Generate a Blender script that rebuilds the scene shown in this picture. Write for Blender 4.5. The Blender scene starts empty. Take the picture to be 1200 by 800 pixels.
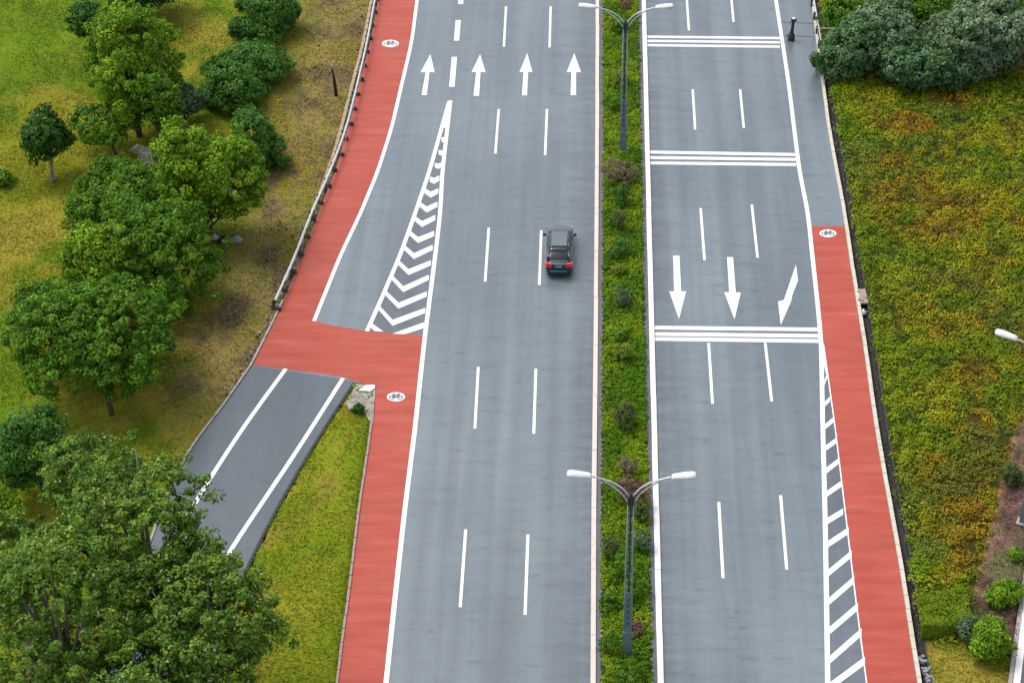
import bpy, bmesh, math, random
import numpy as np
from mathutils import Vector, Matrix, noise as mnoise
PI = math.pi
S = bpy.context.scene
C = S.collection
rng = np.random.default_rng(7)
random.seed(7)

# ------------------------------------------------------------------ camera
F_PX, PITCH, YAW, ROLL, CAM_H = 2530.0, math.radians(37.90), math.radians(-2.57), math.radians(-1.02), 83.1
fw = np.array([math.sin(YAW)*math.cos(PITCH), math.cos(YAW)*math.cos(PITCH), -math.sin(PITCH)])
rt0 = np.array([math.cos(YAW), -math.sin(YAW), 0.0]); up0 = np.cross(rt0, fw)
rt = rt0*math.cos(ROLL) + up0*math.sin(ROLL); up = -rt0*math.sin(ROLL) + up0*math.cos(ROLL)
cd = bpy.data.cameras.new('camera'); cam = bpy.data.objects.new('camera', cd); C.objects.link(cam)
cam.matrix_world = Matrix(((rt[0], up[0], -fw[0], 0), (rt[1], up[1], -fw[1], 0), (rt[2], up[2], -fw[2], CAM_H), (0, 0, 0, 1)))
cd.sensor_width = 36; cd.lens = 36*F_PX/1200.0; cd.clip_start = 1; cd.clip_end = 6000
S.camera = cam

# ------------------------------------------------------------------ light
SUN_EL, SUN_AZ = math.radians(60), math.radians(-58)      # azimuth from +Y towards +X
w = bpy.data.worlds.new("World"); S.world = w; w.use_nodes = True
nt = w.node_tree; bg = nt.nodes['Background']
sky = nt.nodes.new('ShaderNodeTexSky'); sky.sky_type = 'NISHITA'; sky.sun_disc = False
sky.sun_elevation = SUN_EL; sky.sun_rotation = SUN_AZ; sky.air_density = 1.0; sky.dust_density = 3.0; sky.ozone_density = 1.0
hs = nt.nodes.new('ShaderNodeHueSaturation'); hs.inputs['Saturation'].default_value = .45
nt.links.new(sky.outputs[0], hs.inputs['Color']); nt.links.new(hs.outputs[0], bg.inputs['Color']); bg.inputs['Strength'].default_value = 0.15
sl = bpy.data.lights.new('sun', 'SUN'); sl.energy = 1.15; sl.angle = math.radians(24); sl.color = (1, .95, .87)
so = bpy.data.objects.new('sun', sl); C.objects.link(so)
sdir = Vector((math.sin(SUN_AZ)*math.cos(SUN_EL), math.cos(SUN_AZ)*math.cos(SUN_EL), math.sin(SUN_EL)))
so.rotation_euler = sdir.to_track_quat('Z', 'Y').to_euler()
S.view_settings.view_transform = 'Standard'; S.view_settings.look = 'None'
S.view_settings.exposure = 0.75; S.view_settings.gamma = 1.0
S.cycles.max_bounces = 5; S.cycles.diffuse_bounces = 3; S.cycles.glossy_bounces = 2; S.cycles.transmission_bounces = 3
S.cycles.transparent_max_bounces = 4

# ------------------------------------------------------------------ geometry helpers
def G(x, y, z=0.0):
    """point of the plane Z=z that the photograph shows at (x, y)"""
    d = fw*F_PX + rt*(x-600.0) - up*(y-400.0)
    t = (z-CAM_H)/d[2]
    return Vector((d[0]*t, d[1]*t, z))
def ppm(x, y):
    d = fw*F_PX + rt*(x-600.0) - up*(y-400.0)
    return F_PX/(F_PX*(-CAM_H)/d[2])       # pixels per metre at that ground point
def interp(pts, n=8):
    """Catmull-Rom through points (Vectors)"""
    P = [pts[0]*2-pts[1]] + list(pts) + [pts[-1]*2-pts[-2]]
    out = []
    for i in range(1, len(P)-2):
        a, b, c, d = P[i-1], P[i], P[i+1], P[i+2]
        for k in range(n):
            t = k/n
            out.append(.5*((2*b)+(c-a)*t+(2*a-5*b+4*c-d)*t*t+(3*b-a-3*c+d)*t**3))
    out.append(P[-2].copy())
    return out
def xat(pts, y):
    """pixel x of a pixel polyline at pixel y, continued straight beyond its ends"""
    pts = sorted(pts, key=lambda p: p[1])
    if y <= pts[0][1]: a, b = pts[0], pts[1]
    elif y >= pts[-1][1]: a, b = pts[-2], pts[-1]
    else:
        for a, b in zip(pts, pts[1:]):
            if a[1] <= y <= b[1]: break
    return a[0] + (b[0]-a[0])*(y-a[1])/(b[1]-a[1])

def link(name, me, mat=None, parent=None):
    o = bpy.data.objects.new(name, me); C.objects.link(o)
    if mat is not None:
        for m in (mat if isinstance(mat, (list, tuple)) else [mat]): me.materials.append(m)
    if parent is not None: o.parent = parent
    return o
def tag(o, label=None, cat=None, group=None, kind=None):
    if label: o['label'] = label
    if cat: o['category'] = cat
    if group: o['group'] = group
    if kind: o['kind'] = kind
    return o
def empty(name, loc, rz=0.0):
    o = bpy.data.objects.new(name, None); C.objects.link(o); o.location = loc; o.rotation_euler = (0, 0, rz); o.empty_display_size = .3
    return o
def copy_tree(o, parent=None):
    c = o.copy(); C.objects.link(c)
    if parent is not None: c.parent = parent
    for ch in [q for q in list(C.objects) if q.parent == o]: copy_tree(ch, c)
    return c
class MB:
    def __init__(s): s.v = []; s.f = []; s.m = []
    def add(s, vs, fs, m=0):
        b = len(s.v); s.v += [tuple(v) for v in vs]; s.f += [tuple(b+i for i in f) for f in fs]; s.m += [m]*len(fs)
    def box(s, c, d, rz=0.0, m=0, taper=1.0):
        hx, hy, hz = d[0]/2, d[1]/2, d[2]/2; cs, sn = math.cos(rz), math.sin(rz); vs = []
        for z in (-1, 1):
            t = taper if z > 0 else 1.0
            for x, y in ((-1, -1), (1, -1), (1, 1), (-1, 1)):
                X, Y = x*hx*t, y*hy*t; vs.append((c[0]+X*cs-Y*sn, c[1]+X*sn+Y*cs, c[2]+z*hz))
        s.add(vs, [(0, 3, 2, 1), (4, 5, 6, 7), (0, 1, 5, 4), (1, 2, 6, 5), (2, 3, 7, 6), (3, 0, 4, 7)], m)
    def tube(s, pts, rad, n=8, m=0, caps=True):
        pts = [Vector(p) for p in pts]; k = len(pts)
        if not hasattr(rad, '__len__'): rad = [rad]*k
        rings = []; ref = None
        for i, p in enumerate(pts):
            t = (pts[min(i+1, k-1)]-pts[max(i-1, 0)]).normalized()
            if ref is None: ref = Vector((0, 0, 1)) if abs(t.z) < .9 else Vector((1, 0, 0))
            a = t.cross(ref).normalized(); b = t.cross(a).normalized(); ref = -b if False else ref
            rings.append([p+a*math.cos(2*PI*j/n)*rad[i]+b*math.sin(2*PI*j/n)*rad[i] for j in range(n)])
        vs = [v for r in rings for v in r]; fs = []
        for i in range(k-1):
            for j in range(n):
                fs.append((i*n+j, i*n+(j+1) % n, (i+1)*n+(j+1) % n, (i+1)*n+j))
        if caps: fs += [tuple(range(n))[::-1], tuple((k-1)*n+j for j in range(n))]
        s.add(vs, fs, m)
    def loft(s, rings, m=0, caps=True):
        n = len(rings[0]); fs = []
        for i in range(len(rings)-1):
            for j in range(n): fs.append((i*n+j, i*n+(j+1) % n, (i+1)*n+(j+1) % n, (i+1)*n+j))
        if caps: fs += [tuple(range(n))[::-1], tuple((len(rings)-1)*n+j for j in range(n))]
        s.add([v for r in rings for v in r], fs, m)
    def build(s, name, mat, parent=None, smooth=False):
        me = bpy.data.meshes.new(name); me.from_pydata(s.v, [], s.f)
        if isinstance(mat, (list, tuple)): me.polygons.foreach_set('material_index', s.m)
        if smooth: me.polygons.foreach_set('use_smooth', [True]*len(s.f))
        me.update(); return link(name, me, mat, parent)
def strip(name, A, B, z, mat, parent=None, zb=None):
    """sheet between two point rows; with zb also sides down to zb"""
    mb = MB(); n = len(A)
    vs = [(a.x, a.y, z) for a in A]+[(b.x, b.y, z) for b in B]
    fs = [(i, n+i, n+i+1, i+1) for i in range(n-1)]
    if zb is not None:
        vs += [(a.x, a.y, zb) for a in A]+[(b.x, b.y, zb) for b in B]
        fs += [(2*n+i, i, i+1, 2*n+i+1) for i in range(n-1)]+[(n+i, 3*n+i, 3*n+i+1, n+i+1) for i in range(n-1)]
        fs += [(0, 2*n, 3*n, n), (n-1, 2*n-1, 4*n-1, 3*n-1)]
    mb.add(vs, fs); return mb.build(name, mat, parent)
def offset_row(P, d):
    out = []
    for i, p in enumerate(P):
        t = (P[min(i+1, len(P)-1)]-P[max(i-1, 0)]); t.z = 0; t.normalize()
        out.append(p+Vector((-t.y, t.x, 0))*d)
    return out
def ribbon(name, P, wd, z, mat, parent=None, zb=None):
    return strip(name, offset_row(P, -wd/2), offset_row(P, wd/2), z, mat, parent, zb)
def flat(name, pts, z, mat, parent=None):
    mb = MB(); mb.add([(p.x, p.y, z) for p in pts], [tuple(range(len(pts)))]); return mb.build(name, mat, parent)

# ------------------------------------------------------------------ numpy noise
_perm = rng.random((256, 256))
def vnoise(x, y, sc, ox=0.0):
    x = np.asarray(x, float)/sc+37.3+ox; y = np.asarray(y, float)/sc+91.7+ox*1.7
    xi = np.floor(x).astype(int); yi = np.floor(y).astype(int); u = x-xi; v = y-yi
    u = u*u*(3-2*u); v = v*v*(3-2*v)
    g = lambda a, b: _perm[a % 256, b % 256]
    return (g(xi, yi)*(1-u)+g(xi+1, yi)*u)*(1-v)+(g(xi, yi+1)*(1-u)+g(xi+1, yi+1)*u)*v
def fbm(x, y, sc, o=4, ox=0.0):
    s = 0; a = 1; t = 0
    for k in range(o): s = s+a*vnoise(x, y, sc/2**k, ox+k*13.1); t += a; a *= .55
    return s/t
def sstep(a, b, x): t = np.clip((x-a)/(b-a), 0, 1); return t*t*(3-2*t)
def inpoly(x, y, poly):
    r = np.zeros(np.shape(x), bool); n = len(poly)
    for i in range(n):
        x1, y1 = poly[i][0], poly[i][1]; x2, y2 = poly[(i+1) % n][0], poly[(i+1) % n][1]
        if y1 == y2: continue
        c = ((y1 > y) != (y2 > y)) & (x < (x2-x1)*(y-y1)/(y2-y1)+x1); r ^= c
    return r
def distpoly(x, y, poly, closed=False):
    d = np.full(np.shape(x), 1e9); n = len(poly)
    for i in range(n if closed else n-1):
        x1, y1 = poly[i][0], poly[i][1]; x2, y2 = poly[(i+1) % n][0], poly[(i+1) % n][1]
        L = (x2-x1)**2+(y2-y1)**2+1e-9; t = np.clip(((x-x1)*(x2-x1)+(y-y1)*(y2-y1))/L, 0, 1)
        d = np.minimum(d, np.hypot(x-x1-t*(x2-x1), y-y1-t*(y2-y1)))
    return d

# ------------------------------------------------------------------ materials
def new_mat(name):
    m = bpy.data.materials.new(name); m.use_nodes = True; return m, m.node_tree, m.node_tree.nodes['Principled BSDF']
def N(nt, t, **kw):
    n = nt.nodes.new(t)
    for k, v in kw.items(): setattr(n, k, v)
    return n
def ramp(nt, fac, stops):
    r = nt.nodes.new('ShaderNodeValToRGB'); nt.links.new(fac, r.inputs[0])
    while len(r.color_ramp.elements) < len(stops): r.color_ramp.elements.new(.5)
    for e, (p, c) in zip(r.color_ramp.elements, stops): e.position = p; e.color = (*c, 1)
    return r.outputs[0]
def tex(nt, scale, detail=4, vec=None, rough=.55, dist=0.0, obj_scale=None):
    tc = N(nt, 'ShaderNodeNewGeometry'); mp = N(nt, 'ShaderNodeMapping'); nt.links.new(tc.outputs['Position'], mp.inputs[0])
    if obj_scale: mp.inputs['Scale'].default_value = obj_scale
    n = N(nt, 'ShaderNodeTexNoise'); n.inputs['Scale'].default_value = scale; n.inputs['Detail'].default_value = detail
    n.inputs['Roughness'].default_value = rough; n.inputs['Distortion'].default_value = dist
    nt.links.new(mp.outputs[0], n.inputs['Vector']); return n.outputs['Fac']
def mixc(nt, fac, a, b, mode='MIX'):
    m = N(nt, 'ShaderNodeMix', data_type='RGBA', blend_type=mode)
    for sock, v in ((m.inputs[0], fac), (m.inputs[6], a), (m.inputs[7], b)):
        if isinstance(v, (int, float)): sock.default_value = v
        elif isinstance(v, tuple): sock.default_value = (*v, 1)
        else: nt.links.new(v, sock)
    return m.outputs[2]
def bump(nt, p, h, strength, dist=.02):
    b = N(nt, 'ShaderNodeBump'); b.inputs['Strength'].default_value = strength; b.inputs['Distance'].default_value = dist
    nt.links.new(h, b.inputs['Height']); nt.links.new(b.outputs[0], p.inputs['Normal'])
def simple(name, col, rough=.6, metal=0.0, var=.12, sc=3.0, coat=0.0):
    m, nt, p = new_mat(name)
    f = tex(nt, sc, 4)
    c = ramp(nt, f, [(.3, tuple(x*(1-var) for x in col)), (.7, tuple(min(1, x*(1+var)) for x in col))])
    nt.links.new(c, p.inputs['Base Color']); p.inputs['Roughness'].default_value = rough; p.inputs['Metallic'].default_value = metal
    if coat: p.inputs['Coat Weight'].default_value = coat; p.inputs['Coat Roughness'].default_value = .05
    return m
def asphalt(name, base, tint=1.0):
    m, nt, p = new_mat(name)
    streak = tex(nt, 1.0, 6, rough=.72, dist=.05, obj_scale=(.30, 1.5, 1))       # cross-road drag marks
    wheel = tex(nt, 1.0, 3, obj_scale=(.85, .022, 1))                             # wheel paths along the road
    big = tex(nt, .07, 4)
    grain = tex(nt, 9.0, 3, rough=.7)
    b = base
    c1 = ramp(nt, streak, [(.30, tuple(x*.84 for x in b)), (.48, tuple(x*.98 for x in b)), (.75, tuple(x*1.06 for x in b))])
    c2 = mixc(nt, ramp(nt, wheel, [(.35, (0, 0, 0)), (.65, (1, 1, 1))]), (.80, .80, .81), (1.12, 1.12, 1.12))
    c3 = mixc(nt, ramp(nt, big, [(.35, (0, 0, 0)), (.65, (1, 1, 1))]), (.90, .90, .91), (1.05, 1.05, 1.05))
    c4 = mixc(nt, grain, (.86, .86, .86), (1.14, 1.14, 1.14))
    # dark scattered blotches that follow the streaks
    bl = tex(nt, 1.0, 8, rough=.82, dist=.05, obj_scale=(.55, 1.7, 1))
    c5 = ramp(nt, bl, [(.34, (.58, .58, .60)), (.41, (.84, .84, .85)), (.475, (1, 1, 1))])
    c = mixc(nt, 1.0, c1, c2, 'MULTIPLY'); c = mixc(nt, 1.0, c, c3, 'MULTIPLY'); c = mixc(nt, 1.0, c, c4, 'MULTIPLY'); c = mixc(nt, 1.0, c, c5, 'MULTIPLY')
    at = N(nt, 'ShaderNodeAttribute'); at.attribute_name = 'damp'
    dn = N(nt, 'ShaderNodeMath', operation='MULTIPLY'); nt.links.new(at.outputs['Fac'], dn.inputs[0]); nt.links.new(ramp(nt, streak, [(.35, (1, 1, 1)), (.6, (.25, .25, .25))]), dn.inputs[1])
    c = mixc(nt, dn.outputs[0], c, mixc(nt, 1.0, c, (.42, .43, .46), 'MULTIPLY'))
    nt.links.new(c, p.inputs['Base Color'])
    nt.links.new(ramp(nt, big, [(.3, (.27,)*3), (.7, (.38,)*3)]), p.inputs['Roughness']); p.inputs['Specular IOR Level'].default_value = 1.0
    bump(nt, p, grain, .25, .01)
    return m
def red_paint(name):
    m, nt, p = new_mat(name)
    streak = tex(nt, 1.0, 5, rough=.6, dist=.08, obj_scale=(.25, 1.5, 1)); big = tex(nt, .12, 4); grain = tex(nt, 8, 3, rough=.7)
    c = ramp(nt, streak, [(.28, (.29, .046, .028)), (.5, (.345, .062, .040)), (.66, (.37, .078, .054)), (.78, (.43, .15, .115))])
    c = mixc(nt, ramp(nt, big, [(.35, (0, 0, 0)), (.65, (1, 1, 1))]), c, mixc(nt, 1.0, c, (1.08, 1.14, 1.14), 'MULTIPLY'))
    c = mixc(nt, 1.0, c, mixc(nt, grain, (.9, .88, .88), (1.1, 1.12, 1.12)), 'MULTIPLY')
    df = tex(nt, .5, 6, rough=.7)
    c = mixc(nt, ramp(nt, df, [(.52, (0, 0, 0)), (.72, (.4, .4, .4))]), c, (.20, .075, .055))
    sc = tex(nt, 1.0, 2, obj_scale=(.15, 1.3, 1), dist=.2)
    c = mixc(nt, ramp(nt, sc, [(.735, (0, 0, 0)), (.76, (.55, .55, .55))]), c, (.55, .27, .23))
    nt.links.new(c, p.inputs['Base Color']); p.inputs['Roughness'].default_value = .5; p.inputs['Specular IOR Level'].default_value = .22; bump(nt, p, grain, .2, .01)
    return m
def white_paint(name, wear=.0, col=(.80, .80, .79)):
    m, nt, p = new_mat(name)
    g = tex(nt, 6, 5, rough=.75); b = tex(nt, .8, 3)
    c = ramp(nt, g, [(.25+wear*.10, tuple(x*.55 for x in col)), (.36+wear*.12, col)])
    c = mixc(nt, 1.0, c, ramp(nt, b, [(.3, (.92, .91, .88)), (.7, (1, 1, 1))]), 'MULTIPLY')
    nt.links.new(c, p.inputs['Base Color']); p.inputs['Roughness'].default_value = .6
    return m
def concrete(name, col, stain=(.5, .48, .45), amount=.5, sc=2.5):
    m, nt, p = new_mat(name)
    f = tex(nt, sc, 6, rough=.7); g = tex(nt, 14, 3)
    c = ramp(nt, f, [(.28, tuple(a*b for a, b in zip(col, stain))), (.28+.3*amount, col), (.8, tuple(min(.9, a*1.08) for a in col))])
    c = mixc(nt, 1.0, c, mixc(nt, g, (.85, .85, .85), (1.12, 1.12, 1.12)), 'MULTIPLY')
    nt.links.new(c, p.inputs['Base Color']); p.inputs['Roughness'].default_value = .85; bump(nt, p, f, .3, .03)
    return m
def attr_mat(name, rough=.7, trans=.0, sheen=.0):
    """base colour from the mesh's own 'tone' colour attribute: species colour, natural leaf-to-leaf variation and painted gloss on poplar leaves"""
    m, nt, p = new_mat(name)
    a = N(nt, 'ShaderNodeAttribute'); a.attribute_name = 'tone'
    nt.links.new(a.outputs['Color'], p.inputs['Base Color']); p.inputs['Roughness'].default_value = rough
    p.inputs['Specular IOR Level'].default_value = .12
    if trans:
        t = N(nt, 'ShaderNodeBsdfTranslucent'); mx = N(nt, 'ShaderNodeMixShader'); mx.inputs[0].default_value = trans
        tc = mixc(nt, 1.0, a.outputs['Color'], (1.15, 1.3, .6), 'MULTIPLY'); nt.links.new(tc, t.inputs['Color'])
        nt.links.new(p.outputs[0], mx.inputs[1]); nt.links.new(t.outputs[0], mx.inputs[2])
        nt.links.new(mx.outputs[0], nt.nodes['Material Output'].inputs['Surface'])
    return m
def ground_mat():
    m, nt, p = new_mat('ground_soil_and_turf')
    a = N(nt, 'ShaderNodeAttribute'); a.attribute_name = 'tone'
    g = tex(nt, 4.5, 6, rough=.75); h = tex(nt, 16, 3)
    c = mixc(nt, 1.0, a.outputs['Color'], ramp(nt, g, [(.3, (.68, .68, .66)), (.5, (1, 1, 1)), (.72, (1.3, 1.27, 1.2))]), 'MULTIPLY')
    nt.links.new(c, p.inputs['Base Color']); p.inputs['Roughness'].default_value = .95; p.inputs['Specular IOR Level'].default_value = .1
    bump(nt, p, g, .8, .12)
    return m
M = dict(
    asphalt=asphalt('asphalt', (.117, .148, .164)), red=red_paint('red_road_coating'),
    asphalt_side=asphalt('asphalt_slip_road', (.046, .068, .082)), asphalt_gore=asphalt('asphalt_in_hatching', (.082, .100, .118)),
    white=white_paint('white_road_paint', .15, (.74, .74, .73)), worn=white_paint('worn_white_road_paint', .8, (.70, .69, .66)),
    kerb=concrete('painted_kerb', (.58, .51, .45), (.8, .70, .62), .5), kerb_w=concrete('white_painted_kerb', (.68, .65, .61), (.8, .78, .74), .4),
    seam=concrete('dark_joint_filler', (.040, .045, .050)), edge_grey=concrete('dark_grey_edging', (.105, .108, .125)), grey=concrete('grey_edging', (.21, .21, .23)), cream=concrete('cream_kerb', (.50, .46, .38), (.5, .45, .38)),
    dark=concrete('near_black_concrete', (.035, .034, .033), (.5, .5, .5)), tan=concrete('tan_kerb', (.36, .27, .16), (.5, .45, .4)),  # near-black mottled concrete for the drain and a slip road kerb
    conc=concrete('weathered_concrete', (.30, .28, .25), (.45, .42, .38), .7, 1.2),
    steel=simple('galvanised_steel', (.58, .61, .63), .38, .35), steel_dark=simple('dark_weathered_post', (.035, .034, .034), .8),
    lamp_white=simple('white_lamp_housing', (.66, .67, .68), .4), arm=simple('pale_steel_arm', (.52, .55, .56), .4, .4),
    pole=simple('blue_grey_painted_steel', (.20, .28, .29), .45, .2), pole_low=simple('blue_grey_lower_steel', (.12, .18, .21), .5, .1), pole_dark=simple('dark_green_steel', (.012, .028, .026), .5),
    glass=simple('dark_glass', (.008, .012, .013), .18), lens=simple('lamp_lens', (.42, .44, .45), .2),
    roof_glass=simple('tinted_roof_glass', (.10, .13, .135), .12, .3, coat=1.0), car=simple('dark_teal_metallic_paint', (.013, .020, .022), .22, .4, coat=1.0), black=simple('black_rubber', (.012, .012, .012), .8),
    red_lens=simple('red_tail_lens', (.55, .012, .018), .2, coat=.6), blue=simple('blue_plate', (.03, .10, .30), .4),
    chrome=simple('pale_chrome', (.55, .62, .62), .15, 1.0), teal=simple('teal_strip', (.06, .22, .21), .3), lite=simple('head_lens', (.20, .22, .22), .2),
    ground=ground_mat(), leaf=attr_mat('leaves', .55, .30), cover=attr_mat('ground_cover_leaves', .6, .25), dry=attr_mat('dry_stems', .9, .1),
    bark=simple('bark', (.050, .038, .026), .95, 0, .35, 5), pale_bark=simple('pale_bark', (.20, .185, .15), .9, 0, .3, 5),
    rust=simple('charred_wood', (.03, .022, .018), .9), navy=simple('navy_cloth', (.012, .02, .055), .7), sack=simple('grey_sack', (.24, .25, .25), .7),
    tarp=simple('dark_green_tarpaulin', (.010, .026, .022), .35), symbol=simple('grey_green_symbol_paint', (.10, .14, .13), .7), bag=simple('white_plastic_bag', (.75, .75, .74), .4),
    pinkstone=concrete('pinkish_rubble', (.30, .22, .20), (.5, .45, .4)),
)

# ------------------------------------------------------------------ plan of the place (photo pixels -> ground)
RED_L = [(443, 0), (434, 50), (420, 100), (408, 150), (393, 200), (373, 250), (354, 300), (333, 350), (321, 375), (309, 400), (296, 428)]
EDGE_UP = [(488.8, 0), (482.5, 50), (470.5, 100), (459, 150), (443, 200), (422.5, 250), (398.5, 300), (378.5, 350), (368, 376)]
EDGE_LOW = [(528, 118), (518.5, 200), (515.8, 250), (510, 300), (503.5, 350), (497.2, 400), (486.5, 500), (474, 600), (463, 700), (452.3, 800)]
RED_LOW_L = [(440, 455), (436, 500), (428.5, 550), (421, 600), (415, 650), (409, 700), (402, 750), (396, 800)]
KL = [(700.2, 0), (699.6, 200), (698, 400), (696, 600), (695, 800)]           # centre of the left median kerb
KR = [(754.3, 0), (759, 200), (764, 400), (769, 600), (774, 800)]
EDGE_R = [(909.2, 0), (917, 50), (924.5, 100), (930.5, 150), (936.8, 200), (946.8, 250), (952, 300), (957.5, 350), (962.3, 400), (964.2, 500), (966.8, 600), (968.5, 700), (970, 800)]
RED_R_L = [(948, 265), (951, 290), (954, 315), (957.5, 340), (965, 400), (972, 450), (979, 500), (985, 550), (991, 600), (997, 650), (1003, 700), (1009.5, 750), (1016, 800)]
ROAD_R = [(950, 0), (956, 50), (962.5, 100), (969, 150), (978, 200), (987.5, 250), (994.5, 300), (1002.5, 350), (1010.5, 400), (1017.5, 450), (1024.5, 500), (1033, 550), (1042, 600), (1051, 650), (1059, 700), (1066.5, 750), (1074.5, 800)]
RAMP_L = [(295, 428), (265, 475), (237, 507), (221, 530), (203, 565), (188, 605), (172, 650), (155, 700), (138, 750), (122, 800), (95, 880), (60, 980)]
RAMP_R = [(415, 446), (387, 489), (360, 530), (327, 588), (309, 622), (290, 660), (272, 700), (252, 750), (236, 800), (215, 880), (190, 980)]
RAMP_1 = [(335, 432), (310, 466), (285, 500), (255, 546), (230, 587), (213, 615), (196, 650), (178, 690), (162, 735), (143, 790), (118, 880), (85, 980)]
RAMP_2 = [(402, 443), (372, 490), (345, 533), (302, 597), (270, 642), (250, 680), (231, 720), (212, 765), (196, 810), (168, 880), (135, 980)]
Y0, Y1 = -170, 1480        # pixel rows the plan is carried on to, outside the picture
def row(pts, y0=Y0, y1=Y1, step=15, dx=0.0):
    ys = np.arange(y0, y1+.1, step)
    if ys[-1] < y1-.5: ys = np.append(ys, y1)
    g = [G(xat(pts, y)+dx, y) for y in ys]
    return smooth(g, 2)
def smooth(g, k):
    for _ in range(k):
        g = [g[0]]+[(g[i-1]+g[i]*2+g[i+1])/4 for i in range(1, len(g)-1)]+[g[-1]]
    return g
def damp_attr(o, fn):
    me = o.data; a = me.attributes.new('damp', 'FLOAT', 'POINT'); n = len(me.vertices)
    co = np.empty(n*3); me.vertices.foreach_get('co', co); co = co.reshape(-1, 3)
    a.data.foreach_set('value', fn(co[:, 0], co[:, 1]).astype(np.float32))
def sheet(name, A, B, z, mat, n=40, dampfn=None, parent=None):
    """road sheet between rows A and B, cut into n columns"""
    vs, fs = [], []
    for a, b in zip(A, B):
        for j in range(n+1):
            p = a.lerp(b, j/n); vs.append((p.x, p.y, z))
    for i in range(len(A)-1):
        for j in range(n): q = i*(n+1)+j; fs.append((q, q+1, q+n+2, q+n+1))
    mb = MB(); mb.add(vs, fs); o = mb.build(name, mat, parent)
    damp_attr(o, dampfn or (lambda x, y: np.zeros_like(x)))
    return o

# ------------------------------------------------------------------ roads
kl = row(KL); kr = row(KR)
redl_row = row(RED_L+RED_LOW_L[1:][-1:], Y0, Y1)
left_edge = row(RED_L, Y0, 428) ; low_edge = row(RED_LOW_L, 445, Y1)
klp = [(p.x, p.y) for p in kl]; krp = [(p.x, p.y) for p in kr]
def damp_left(x, y): return np.exp(-np.abs(distpoly(x, y, klp)-.0)/1.0)*1.1
def damp_right(x, y): return np.exp(-distpoly(x, y, krp)/1.0)*1.1
# left carriageway: two sheets that meet where the red band crosses
ys1 = np.arange(Y0, 440.1, 10)
A1 = smooth([G(xat(RED_L, y), y) for y in ys1], 2); B1 = [G(xat(KL, y)-2, y) for y in ys1]
A2 = [G(xat(RED_LOW_L, y), y) for y in np.arange(440, Y1+.1, 10)]; B2 = [G(xat(KL, y)-2, y) for y in np.arange(440, Y1+.1, 10)]
road = sheet('road', A1+A2[1:], B1+B2[1:], 0.0, M['asphalt'], 60, damp_left); tag(road, 'grey blue asphalt carriageway left of the planted median', kind='structure')
ysr = np.arange(Y0, Y1+.1, 10)
road_r = sheet('road', [G(xat(KR, y)+2, y) for y in ysr], smooth([G(xat(ROAD_R, y)+1, y) for y in ysr], 2), 0.0, M['asphalt'], 50, damp_right)
tag(road_r, 'grey blue asphalt carriageway right of the planted median', kind='structure')
rl = smooth([G(*p) for p in RAMP_L], 1); rr = smooth([G(*p) for p in RAMP_R], 1)
rlI, rrI = interp(rl, 6), interp(rr, 6)
n = min(len(rlI), len(rrI)); rlI = [Vector(rl[0])]+rlI[1:]; 
def resample(P, k):
    P = [Vector(p) for p in P]; L = [0]
    for a, b in zip(P, P[1:]): L.append(L[-1]+(b-a).length)
    out = []
    for t in np.linspace(0, L[-1], k):
        i = max(0, min(len(P)-2, int(np.searchsorted(L, t))-1)); s = (t-L[i])/max(1e-9, L[i+1]-L[i]); out.append(P[i].lerp(P[i+1], min(1, s)))
    return out
RLr, RRr = resample(rlI, 60), resample(rrI, 60)
slip = sheet('slip_road', RLr, RRr, .002, M['asphalt_side'], 16); tag(slip, kind='structure')
# red cycle lanes
def red_sheet():
    mb = MB()
    ys = np.arange(Y0, 376.1, 6)
    L = smooth([G(xat(RED_L, y)+0.5, y) for y in ys], 1); R = smooth([G(xat(EDGE_UP, y), y) for y in ys], 2)
    k = len(ys); mb.add([(*p.xy, .004) for p in L+R], [(i, k+i, k+i+1, i+1) for i in range(k-1)])
    cross = [L[-1], R[-1], G(395, 382.3), G(430, 388), G(462, 390.5), G(495.5, 393), G(489.5, 470), G(487, 500), G(436, 500), G(440, 453), G(415, 446.5), G(403, 442), G(370, 437), G(340, 433), G(296, 428), G(309, 400)]
    mb.add([(*p.xy, .004) for p in cross], [tuple(range(len(cross)))])
    ys = np.arange(500, Y1+.1, 10); L2 = [G(xat(RED_LOW_L, y), y) for y in ys]; R2 = [G(xat(EDGE_LOW, y), y) for y in ys]; L2[0] = G(436, 500); R2[0] = G(487, 500); k = len(ys)
    mb.add([(*p.xy, .004) for p in L2+R2], [(i, k+i, k+i+1, i+1) for i in range(k-1)])
    return mb.build('cycle_lane', M['red'])
tag(red_sheet(), 'red coated cycle lane beside the left carriageway', kind='structure')
ys = np.arange(265, Y1+.1, 6.0)
o = strip('cycle_lane', [G(xat(RED_R_L, y), y) for y in ys], [G(xat(ROAD_R, y), y) for y in ys], .004, M['red'])
tag(o, 'red coated cycle lane along the right road edge', kind='structure')
# gore floor patches: slightly browner asphalt inside the hatched areas
g1 = [(526, 122)]+[(xat([(525, 118), (503, 200), (486, 250), (468.5, 300), (447, 350), (430, 388)], y), y) for y in (160, 200, 250, 300, 350, 388)]
g2 = [(xat(EDGE_LOW, y), y) for y in (392, 350, 300, 250, 200, 160)]
o = flat('hatched_gore', [G(*p) for p in g1+g2], .003, M['asphalt_gore']); tag(o, kind='structure'); damp_attr(o, lambda x, y: np.zeros_like(x))
ys = np.arange(408, Y1, 12.0)
o = strip('hatched_gore', [G(xat(EDGE_R, y), y) for y in ys], [G(xat(RED_R_L, y), y) for y in ys], .003, M['asphalt_gore']); tag(o, kind='structure'); damp_attr(o, lambda x, y: np.zeros_like(x))

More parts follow.
